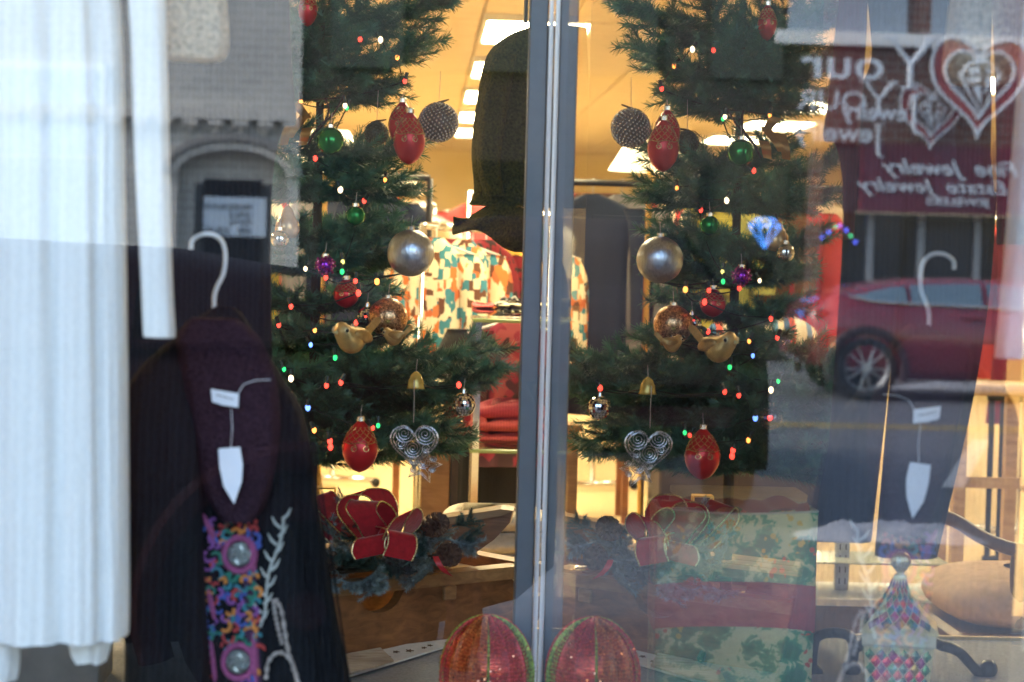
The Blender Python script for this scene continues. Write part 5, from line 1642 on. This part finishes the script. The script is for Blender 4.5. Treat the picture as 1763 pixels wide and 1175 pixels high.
# ------------------------------------------------------------------ inside the shop
# olive sweater on a torso form
OLV = mat('olive_fleece', (.075, .075, .016), .95, 0, .55, 150, 1.0, 0, .1)
ol = thing('olive_sweater', 'olive green fleece sweater hanging near the grey post', 'sweater', W(870, 430, 5.9))
cloth('body', '', [(50, 912, 1010, .02), (66, 872, 1010, .02), (100, 838, 1012, .02), (170, 822, 1014, .03), (260, 812, 1014, .05), (330, 816, 1014, .07), (356, 806, 1014, .07)], 5.9, .09, OLV, '', 80, 3, 34, parent=ol)
cloth('sleeve', '', [(95, 846, 890, .02, -.09, .03), (200, 824, 872, .04, -.10, .04), (290, 822, 862, .05, -.10, .04), (338, 836, 870, .05, -.10, .03)], 5.9, .04, OLV, '', 40, 3, 20, parent=ol)
def hem(u, v):
    x = 780 + 150 * u; y = 372 - 26 * u + v * (26 + 75 * u ** 1.3) + 8 * math.sin(u * 9 + v * 2)
    return W(x, y, 5.84 + .05 * math.sin(u * 7 + v * 3) * (1 - u * .5) - .03 * v)
hm = MB().grid(30, 14, hem).build('hem_drape', OLV, ol, True)
sm = hm.modifiers.new('s', 'SOLIDIFY'); sm.thickness = .008
MB().tube([W(905, 40, 5.92), W(908, -60, 5.92), W(912, -300, 5.92)], .006, 6).build('hanging_cord', BLACK, ol)

# garment kinds for the racks (local: hook at z=0, hanging down -z, facing -y)
def top_mesh(w_, h_, dpt, seed, sleeve=.3):
    rg = random.Random(seed)
    o = MB()
    rows = [((0, 0, -.03), .03, .022, 0), ((0, 0, -.05), w_ * .18, .03, 0), ((0, 0, -.085), w_ * .36, .035, .04), ((0, 0, -.13), w_ * .47, .042, .06), ((0, 0, -.24), w_ * .45, dpt, .14), ((0, 0, -h_ * .6), w_ * .46, dpt, .2), ((0, 0, -h_), w_ * .52, dpt, .26)]
    o.loft(smooth_rows(rows, 14), 36, 5, rg.uniform(0, 6))
    return o.mesh('body', None or WKNIT, True)
def sleeve_mesh(w_, ln, sg):
    o = MB()
    rows = [((sg * w_ * .44, 0, -.09), .045, .035, 0), ((sg * w_ * .55, -.01, -.2), .055, .04, .08), ((sg * w_ * .58, -.02, -.09 - ln), .045, .035, .1)]
    o.loft(smooth_rows(rows, 9), 18, 3, 1)
    return o.mesh('sleeve', WKNIT, True)
def hook_mesh():
    o = MB()
    o.tube([(.0, 0, -.05), (0, 0, .0), (.012, 0, .02), (.0, 0, .034), (-.012, 0, .026)], .003, 5)
    o.tube([(-.17, 0, -.10), (0, 0, -.045), (.17, 0, -.10)], .005, 5)
    return o.mesh('hanger', mat('hanger_clear', (.6, .6, .58), .2))
GK = {'top': (top_mesh(.40, .62, .05, 1), .34), 'blouse': (top_mesh(.25, .58, .045, 4), .40), 'coat': (top_mesh(.44, .95, .06, 2), .5), 'dress': (top_mesh(.38, 1.0, .06, 3), .18)}
SLV = {k: [sleeve_mesh(.26 if k == 'blouse' else .42, l, s_) for s_ in (-1, 1)] for k, (_, l) in GK.items()}
HKM = hook_mesh()
def hung(kind, loc, yaw, m, label, name, cat, group):
    t = thing(name, label, cat, loc, group)
    t.rotation_euler = (0, 0, yaw)
    part('body', GK[kind][0], t, mat=m)
    for sm_ in SLV[kind]: part('sleeve', sm_, t, mat=m)
    part('hanger', HKM, t)
    return t
def rack(loc, yaw, ln, z, label, m=CHROME):
    t = thing('clothes_rack', label, 'clothes rack', (loc[0], loc[1], .3))
    d = Vector((math.cos(yaw), math.sin(yaw), 0)); n_ = Vector((-d.y, d.x, 0)); c = Vector((loc[0], loc[1], 0))
    MB().tube([c - d * ln / 2 + Vector((0, 0, z)), c + d * ln / 2 + Vector((0, 0, z))], .014, 8).build('rail', m, t, True)
    for e in (-1, 1):
        p = c + d * ln / 2 * e
        MB().tube([p + Vector((0, 0, .34)), p + Vector((0, 0, z))], .014, 8).build('upright', m, t, True)
        MB().tube([p - n_ * .25 + Vector((0, 0, .335)), p + n_ * .25 + Vector((0, 0, .335))], .015, 8).build('foot', m, t, True)
        for q in (-1, 1):
            MB().ball(p + n_ * .24 * q + Vector((0, 0, .325)), .025, 10, 6).build('castor', BLACK, t, True)
    return t
PAT1 = printed('print_blocks', [(.72, .62, .42), (.52, .14, .04), (.05, .20, .24), (.74, .64, .44), (.70, .60, .4), (.14, .06, .03), (.56, .18, .05), (.72, .62, .42), (.06, .22, .28)], 46, .9, (1, 1, .6), 'CHEBYCHEV')
PAT2 = printed('print_dark', [(.10, .04, .02), (.45, .10, .03), (.66, .52, .30), (.04, .13, .18), (.05, .03, .02), (.62, .20, .05)], 66, .9, (1, 1, .6), 'CHEBYCHEV')
PAT1B = printed('print_blocks_warm', [(.60, .18, .05), (.10, .04, .02), (.70, .58, .38), (.05, .20, .26), (.55, .14, .05), (.72, .62, .42), (.12, .05, .03)], 40, .9, (1, 1, .55), 'CHEBYCHEV')
PAT3 = printed('print_gold', [(.04, .03, .02), (.05, .035, .03), (.55, .33, .05), (.03, .02, .02), (.30, .06, .03)], 8)
PAT4 = printed('print_floral', [(.13, .012, .02), (.03, .012, .012), (.15, .015, .025), (.04, .012, .015), (.20, .04, .04)], 22)
PAT5 = printed('print_redgrid', [(.18, .018, .024), (.20, .02, .026), (.17, .015, .022), (.03, .02, .02)], 34)
def clt(name, c): return knit(name, c, 200, .25, .15, 0, .1)
C_ = {'red': clt('cloth_red', (.42, .05, .05)), 'coral': clt('cloth_coral', (.52, .09, .09)), 'black': clt('cloth_black', (.02, .02, .02)), 'cream': clt('cloth_cream', (.62, .52, .36)), 'beige': clt('cloth_beige', (.42, .33, .20)), 'yellow': clt('cloth_yellowgreen', (.42, .38, .07)), 'grey': clt('cloth_grey', (.16, .16, .17)), 'white': clt('cloth_white_k', (.72, .68, .6)), 'brown': clt('cloth_brown', (.14, .07, .035)), 'wine': clt('cloth_wine', (.16, .02, .04)), 'teal': clt('cloth_teal', (.04, .15, .17)), 'navy': clt('cloth_navy', (.02, .03, .06)), 'pink': clt('cloth_pink', (.5, .2, .22)), 'olive': clt('cloth_olive', (.12, .12, .04))}
STR1 = stripes('stripe_redwhite', [(.72, .66, .5), (.72, .66, .5), (.50, .05, .05), (.72, .66, .5), (.6, .2, .15)], 7)

# rack A: patterned blouses
zr = W(780, 398, 8.5).z
ra_p, rb_p = W(738, 388, 8.15), W(868, 388, 9.3)
cA = (ra_p + rb_p) / 2; yA = math.atan2(rb_p.y - ra_p.y, rb_p.x - ra_p.x)
rack(cA, yA, (rb_p - ra_p).length + .15, zr + .012, 'chrome clothes rack of patterned blouses behind the tree')
ga = [('blouse', 752, 8.10, -.15, PAT1, 'cream orange and teal block print blouse, frontmost on the chrome rack', 'blouse'), ('blouse', 800, 8.30, .35, PAT1B, 'dark orange and cream block print blouse, next behind the front one', 'blouse'),
      ('blouse', 775, 8.6, .2, C_['coral'], 'coral red blouse showing at the collar between block prints', 'blouse'), ('coat', 838, 8.62, .9, PAT5, 'long red top with dark grid lines beside the glass shelves', 'top'),
      ('coat', 858, 8.95, .8, PAT3, 'black dress with yellow flowers hanging behind the red grid top', 'dress'), ('blouse', 815, 8.8, .3, C_['red'], 'plain red blouse showing its white label on the chrome rack', 'blouse'),
      ('coat', 882, 9.1, .6, C_['black'], 'black coat at the far end of the chrome rack', 'coat')]
for (k, px, Y, yw, m_, lab, nm) in ga:
    p = W(px, 384, Y); p.z = zr
    hung(k, p, yw, m_, lab, nm, nm, 'clothes on the chrome rack')
# glass shelves (etagere)
Ye = 7.2
et = thing('shelf_unit', 'chrome etagere with glass shelves of folded clothes', 'shelf unit', (W(870, 700, Ye).x, Ye, .3))
ex0, ex1 = W(812, 540, Ye).x, W(985, 540, Ye).x
SHG = mat('shelf_edge_glass', (.28, .36, .14), .15, 0, .1)
zs1, zs2 = W(860, 546, Ye).z, W(860, 766, Ye).z
for z in (zs1, zs2, .55):
    MB().bbox(((ex0 + ex1) / 2, Ye, z - .008), (ex1 - ex0, .34, .012), .002).build('shelf', SHG, et)
for x in (ex0 + .02, ex1 - .02):
    for y in (-.15, .15):
        MB().box((x, Ye + y, (.3 + zs1) / 2), (.022, .022, zs1 - .3)).build('post', CHROME, et)
MB().box(((ex0 + ex1) / 2, Ye - .15, .62), (ex1 - ex0 - .06, .018, .018)).build('stretcher', CHROME, et)
def folded(px0, px1, py, h_px, Y, m_, label, seed, lay=2, nm='folded_garment'):
    t = thing(nm, label, 'folded clothes', W((px0 + px1) / 2, py, Y))
    c = W((px0 + px1) / 2, py, Y); hw = M((px1 - px0) / 2, Y); h_ = M(h_px, Y) / lay
    for k in range(lay):
        z0 = c.z + k * h_
        q = MB()
        def fq(u, v):
            a = u * 2 * math.pi
            e = math.sin(math.pi * (.04 + .92 * v)) ** .3
            wob = .05 * math.sin(a * 3 + seed + k) + .04 * math.sin(a * 7 + seed * 2)
            return (c.x + hw * (1 + wob * .6) * e * math.copysign(abs(math.cos(a)) ** .45, math.cos(a)), Y + .12 * (1 + wob) * e * math.copysign(abs(math.sin(a)) ** .45, math.sin(a)), z0 + h_ * v * (1 + .2 * math.sin(a * 2 + seed + k)) + .003)
        q.grid(40, 9, fq, True)
        q.f.append(tuple(range(40))); q.f.append(tuple(8 * 40 + i for i in range(39, -1, -1)))
        q.build('fold', m_, t, True)
folded(812, 850, 541, 18, Ye, C_['coral'], 'coral folded scarf at the edge of the upper glass shelf', 1)
folded(850, 960, 541, 19, Ye - .02, printed('print_bw', [(.02, .02, .02), (.6, .55, .42), (.03, .03, .03), (.55, .5, .4)], 40, .9, (2, 1, 1)), 'black and cream folded scarf on the upper glass shelf', 2)
folded(808, 940, 763, 40, Ye, C_['coral'], 'coral folded sweaters stacked low on the lower glass shelf', 3, 2)
folded(815, 950, 722, 28, Ye + .02, clt('cloth_rose', (.48, .07, .10)), 'rose red folded sweater on top of the coral stack', 4, 1)
# garments hanging right behind the shelves
p = W(905, 530, 7.9); zq = p.z
rack((p.x + .16, 8.0), .1, .5, W(905, 520, 8.0).z, 'short black clothes rail behind the glass shelves', BLACK)
for (k, px, Y, yw, m_, lab, nm) in (('blouse', 886, 7.82, .2, PAT4, 'dark red floral blouse hanging behind the glass shelves', 'blouse'), ('coat', 930, 8.0, .3, C_['black'], 'black trousers suit hanging behind the red floral blouse', 'suit'), ('dress', 868, 7.95, .5, C_['black'], 'narrow black dress hanging beside the red floral blouse', 'dress')):
    q = W(px, 520, Y); q.z = W(905, 520, 8.0).z - .012
    hung(k, q, yw, m_, lab, nm, nm, 'clothes behind the glass shelves')
# wooden pedestal
Yp = 6.35
pd = W(757, 800, Yp)
wp = thing('wooden_pedestal', 'tan wooden pedestal with a dark edge behind the filigree heart', 'pedestal', (pd.x, Yp, .3))
PW = wood('pedestal_wood', (.22, .11, .04), (.36, .20, .08), 5)
ptop = W(757, 735, Yp).z
MB().bbox((pd.x - .012, Yp, (.3 + ptop) / 2), (.085, .10, ptop - .3), .003).build('shaft', PW, wp)
MB().box((pd.x + .042, Yp - .01, (.3 + ptop) / 2), (.022, .09, ptop - .3)).build('edge', mat('edge_dark', (.03, .02, .015), .5), wp)
MB().bbox((pd.x, Yp, ptop + .01), (.13, .13, .02), .003).build('cap', PW, wp)

# rack B behind the tree (also seen mirrored in the partition)
rack((-.62, 9.0), .05, 1.3, 1.82, 'thin dark clothes rack of coats hidden behind the christmas tree', BLACK)
for (k, X, yw, m_, lab, nm) in (('coat', -.22, .5, C_['navy'], 'dark navy coat at the end of the dark rack behind the tree', 'coat'), ('coat', -.34, .7, C_['grey'], 'charcoal coat beside the navy coat on the dark rack behind the tree', 'coat'), ('dress', -.45, .9, STR1, 'cream and red striped dress on the dark rack behind the tree', 'dress'), ('top', -.56, .3, C_['yellow'], 'yellow green top beside the striped dress', 'top'),
                               ('top', -.72, .5, clt('cloth_lime', (.36, .36, .10)), 'pale lime top on the dark rack behind the tree', 'top'), ('top', -.88, .4, C_['brown'], 'brown top on the dark rack behind the tree', 'top'), ('coat', -1.02, .6, C_['red'], 'red coat at the far end of the dark rack behind the tree', 'coat'), ('top', -1.15, .5, C_['cream'], 'cream top at the end of the dark rack behind the tree', 'top')):
    hung(k, (X, 9.0 + (X + .62) * .05, 1.805), yw, m_, lab, nm, nm, 'clothes on the dark rack behind the tree')
# garland mirror and cabinet
mrx, mry = -.28, 10.0
mr = thing('dressing_mirror', 'dressing mirror framed with a green berry garland on a cabinet', 'mirror', (mrx, mry, 1.22))
MB().bbox((mrx, mry, 1.52), (.30, .03, .58), .01).build('frame', WAL, mr)
MB().box((mrx, mry - .018, 1.52), (.24, .006, .50)).build('mirror_glass', mat('mirror', (.9, .91, .93), .03, 1.0, .02), mr)
gl_ = MB(); rgm = random.Random(9)
hp = [Vector((mrx + .20 * math.sin(a) ** 3, mry - .04, 1.62 + .20 * (13 * math.cos(a) - 5 * math.cos(2 * a) - 2 * math.cos(3 * a) - math.cos(4 * a)) / 16)) for a in [i * math.pi / 24 - math.pi for i in range(49)]]
side = [Vector((mrx + .17, mry - .04, 1.60 - .03 * i)) for i in range(13)]
side2 = [Vector((mrx - .17, mry - .04, 1.60 - .03 * i)) for i in range(13)]
for seq in (hp, side, side2):
    needles(gl_, seq, rgm, .008, .035, .004, n=9)
tag(gl_.build('garland', mat('garland_green', (.03, .07, .025), .7, 0, .4, 30), mr), kind='stuff')
for seq in (hp, side, side2):
    for i in range(0, len(seq), 3):
        MB().ball(seq[i] + Vector((rgm.uniform(-.03, .03), -.03, rgm.uniform(-.03, .03))), .009, 8, 6).build('berry', mat('berry_red', (.35, .02, .02), .3), mr, True)
cbn = thing('wooden_cabinet', 'brown wooden cabinet carrying the garlanded mirror', 'cabinet', (mrx, mry, .3))
CW = wood('cabinet_wood', (.20, .07, .025), (.34, .14, .05), 5)
MB().bbox((mrx, mry, 1.03), (.42, .36, .33), .01).build('carcass', CW, cbn)
for sx_ in (-.19, .19):
    for sy_ in (-.15, .15):
        MB().box((mrx + sx_, mry + sy_, .585), (.03, .03, .57)).build('leg', CW, cbn)
MB().bbox((mrx, mry, 1.208), (.46, .40, .026), .008).build('top', CW, cbn)
for k in range(2):
    dw = MB().bbox((mrx, mry - .185, .95 + k * .15), (.36, .02, .13), .006).build('drawer', CW, cbn)
    MB().ball((mrx, mry - .205, .95 + k * .15), .014, 10, 8).build('knob', GOLD, dw, True)

# floor lamps with glowing shades
SHADE = emit('lamp_shade', (1, .78, .42), E(4.0))
def floor_lamp(X, Y, z, r, label):
    t = thing('floor_lamp', label, 'floor lamp', (X, Y, .3))
    MB().lathe((X, Y, .3), [(.14, 0), (.14, .02), (.02, .035), (.001, .036)], 20).build('base', GOLD, t)
    MB().tube([(X, Y, .33), (X, Y, z)], .012, 8).build('stem', GOLD, t)
    sh_ = MB(); sh_.grid(24, 4, lambda u, v: (X + (r - r * .45 * v) * math.cos(u * 6.283), Y + (r - r * .45 * v) * math.sin(u * 6.283), z - .02 + r * .75 * v), True)
    sh_.build('lamp_shade', SHADE, t, True)
floor_lamp(-.37, 8.2, 1.86, .16, 'floor lamp with a wide glowing shade behind the christmas tree')
pz = W(690, 315, 14)
floor_lamp(pz.x, 14, pz.z - .05, .14, 'floor lamp with a bright shade far back by the cream garments')
# striped cushion on a dark counter
cn = thing('dark_counter', 'dark counter behind the tree with a striped cushion on it', 'counter', (-.80, 8.0, .3))
MB().bbox((-.85, 8.05, .68), (.9, .4, .76), .01).build('carcass', mat('counter_dark', (.035, .022, .02), .5), cn)
MB().bbox((-.85, 8.05, 1.08), (.96, .46, .04), .008).build('top', WAL, cn)
stc = thing('striped_cushion', 'round striped cushion in red blue and cream on the dark counter', 'cushion', (-.78, 7.98, 1.10))
cu2 = MB()
cu2.grid(40, 21, lambda u, v: (-.78 + .21 * (2 * v - 1), 7.98 + .12 * math.cos(u * 6.283) * max(.02, math.sin(math.pi * v)) ** .35, 1.215 + .11 * math.sin(u * 6.283) * max(.02, math.sin(math.pi * v)) ** .35), True)
cu2.build('cover', stripes('stripe_cushion', [(.70, .62, .46), (.50, .08, .06), (.06, .16, .34), (.70, .62, .46), (.10, .24, .40), (.66, .58, .42)], 7.5), stc, True)
for e in (-1, 1):
    MB().ball((-.78 + e * .208, 7.98, 1.215), .02, 10, 8).build('button', C_['red'], stc, True)
# wall garland swag seen over the counter
wg_ = thing('garland_swag', 'dark green garland swag hung over a screen behind the dark rack', 'garland', (-1.6, 12, 1.6))
scn = MB().bbox((-1.6, 12.08, 1.05), (1.4, .04, 1.5), .01).build('screen_panel', CW, wg_)
gg = MB(); pts_ = [Vector((-2.25 + 1.3 * t, 11.98, 1.82 - .18 * math.sin(t * 2 * math.pi) ** 2)) for t in [i / 30 for i in range(31)]]
needles(gg, pts_, rgm, .010, .07, .006, n=14)
tag(gg.build('garland', MC['garland_green'], wg_), kind='stuff')

# further racks down the shop
def fill_rack(X, Y, yaw, ln, z, mats, group, label, seed):
    rg = random.Random(seed)
    rack((X, Y), yaw, ln, z + .012, label)
    n_ = len(mats)
    for i, (kind, key) in enumerate(mats):
        t = (i + .5) / n_ - .5
        p = (X + math.cos(yaw) * ln * t * .95, Y + math.sin(yaw) * ln * t * .95, z)
        nm = {'top': 'top', 'coat': 'coat', 'dress': 'dress', 'blouse': 'blouse'}[kind]
        prev = mats[i - 1][1] if i else None
        lab = key + ' ' + nm + (' next to the ' + prev + ' ' + mats[i - 1][0] if prev else ' at the near end') + ' on the ' + label.split(' rack')[0].split('clothes')[0].strip() + ' rack'
        hung(kind, p, yaw + math.pi / 2 + rg.uniform(-.5, .5), C_[key], lab, nm, nm, group)
fill_rack(-.18, 12.0, 1.25, 1.6, 1.78, [('top', 'cream'), ('top', 'white'), ('coat', 'beige'), ('top', 'cream'), ('top', 'beige'), ('coat', 'white'), ('top', 'pink')], 'pale clothes far back', 'pale garment clothes rack far behind the silver ball', 2)
fill_rack(.45, 13.5, 1.4, 2.2, 1.85, [('top', 'coral'), ('coat', 'black'), ('top', 'white'), ('top', 'red'), ('blouse', 'cream'), ('top', 'teal'), ('coat', 'grey')], 'clothes on the mixed rack', 'mixed colour clothes rack behind the block prints', 3)
fill_rack(-1.9, 14.0, .4, 2.4, 1.8, [('coat', 'brown'), ('coat', 'wine'), ('top', 'cream'), ('top', 'olive'), ('coat', 'black'), ('dress', 'red'), ('top', 'white'), ('top', 'teal')], 'clothes on the winter rack', 'winter clothes rack on the left side of the shop', 4)
fill_rack(3.3, 10.5, 1.0, 2.2, 1.75, [('coat', 'wine'), ('coat', 'black'), ('dress', 'navy'), ('top', 'cream'), ('coat', 'grey'), ('top', 'coral'), ('dress', 'teal')], 'clothes on the evening rack', 'evening clothes rack on the right side of the shop', 5)
fill_rack(1.4, 15.5, .3, 2.6, 1.8, [('top', 'beige'), ('coat', 'navy'), ('top', 'white'), ('dress', 'wine'), ('coat', 'brown'), ('top', 'yellow'), ('top', 'pink'), ('coat', 'black')], 'clothes on the back rack', 'long back clothes rack under the far lights', 6)
fill_rack(3.6, 13.0, .2, 2.4, 1.8, [('coat', 'grey'), ('top', 'olive'), ('coat', 'red'), ('top', 'cream'), ('dress', 'black'), ('top', 'white')], 'clothes on the wall rack', 'side wall clothes rack on the right', 7)
fill_rack(-3.3, 10.5, .9, 2.2, 1.8, [('coat', 'black'), ('top', 'coral'), ('coat', 'beige'), ('top', 'navy'), ('dress', 'olive'), ('top', 'cream')], 'clothes on the corner rack', 'corner clothes rack by the left wall', 8)
# wooden table and bar rack at the right
wt_ = thing('side_table', 'tall light wood side table beyond the trousers', 'table', (W(1700, 700, 8.0).x, 8.0, .3))
TW = wood('light_wood', (.34, .20, .09), (.55, .36, .17), 5)
tp = W(1700, 668, 8.0)
MB().bbox((tp.x, 8.0, tp.z), (.34, .34, .04), .006).build('top', TW, wt_)
for sx_ in (-.13, .13):
    for sy_ in (-.13, .13):
        MB().box((tp.x + sx_, 8.0 + sy_, (tp.z + .28) / 2), (.045, .045, tp.z - .32)).build('leg', TW, wt_)
MB().box((tp.x, 7.87, .72), (.22, .02, .04)).build('stretcher', TW, wt_)
br_ = thing('metal_railing', 'dark metal rail rack with upright bars beside the light wood table', 'rack', (W(1745, 800, 8.6).x, 8.6, .3))
for k in range(6):
    x = W(1708 + k * 19, 700, 8.6).x
    MB().tube([(x, 8.6, .31), (x, 8.6, 1.0)], .012, 8).build('bar', IRON, br_)
for z in (.34, .99):
    MB().tube([(W(1700, 700, 8.6).x, 8.6, z), (W(1815, 700, 8.6).x, 8.6, z)], .014, 8).build('cross_rail', IRON, br_)
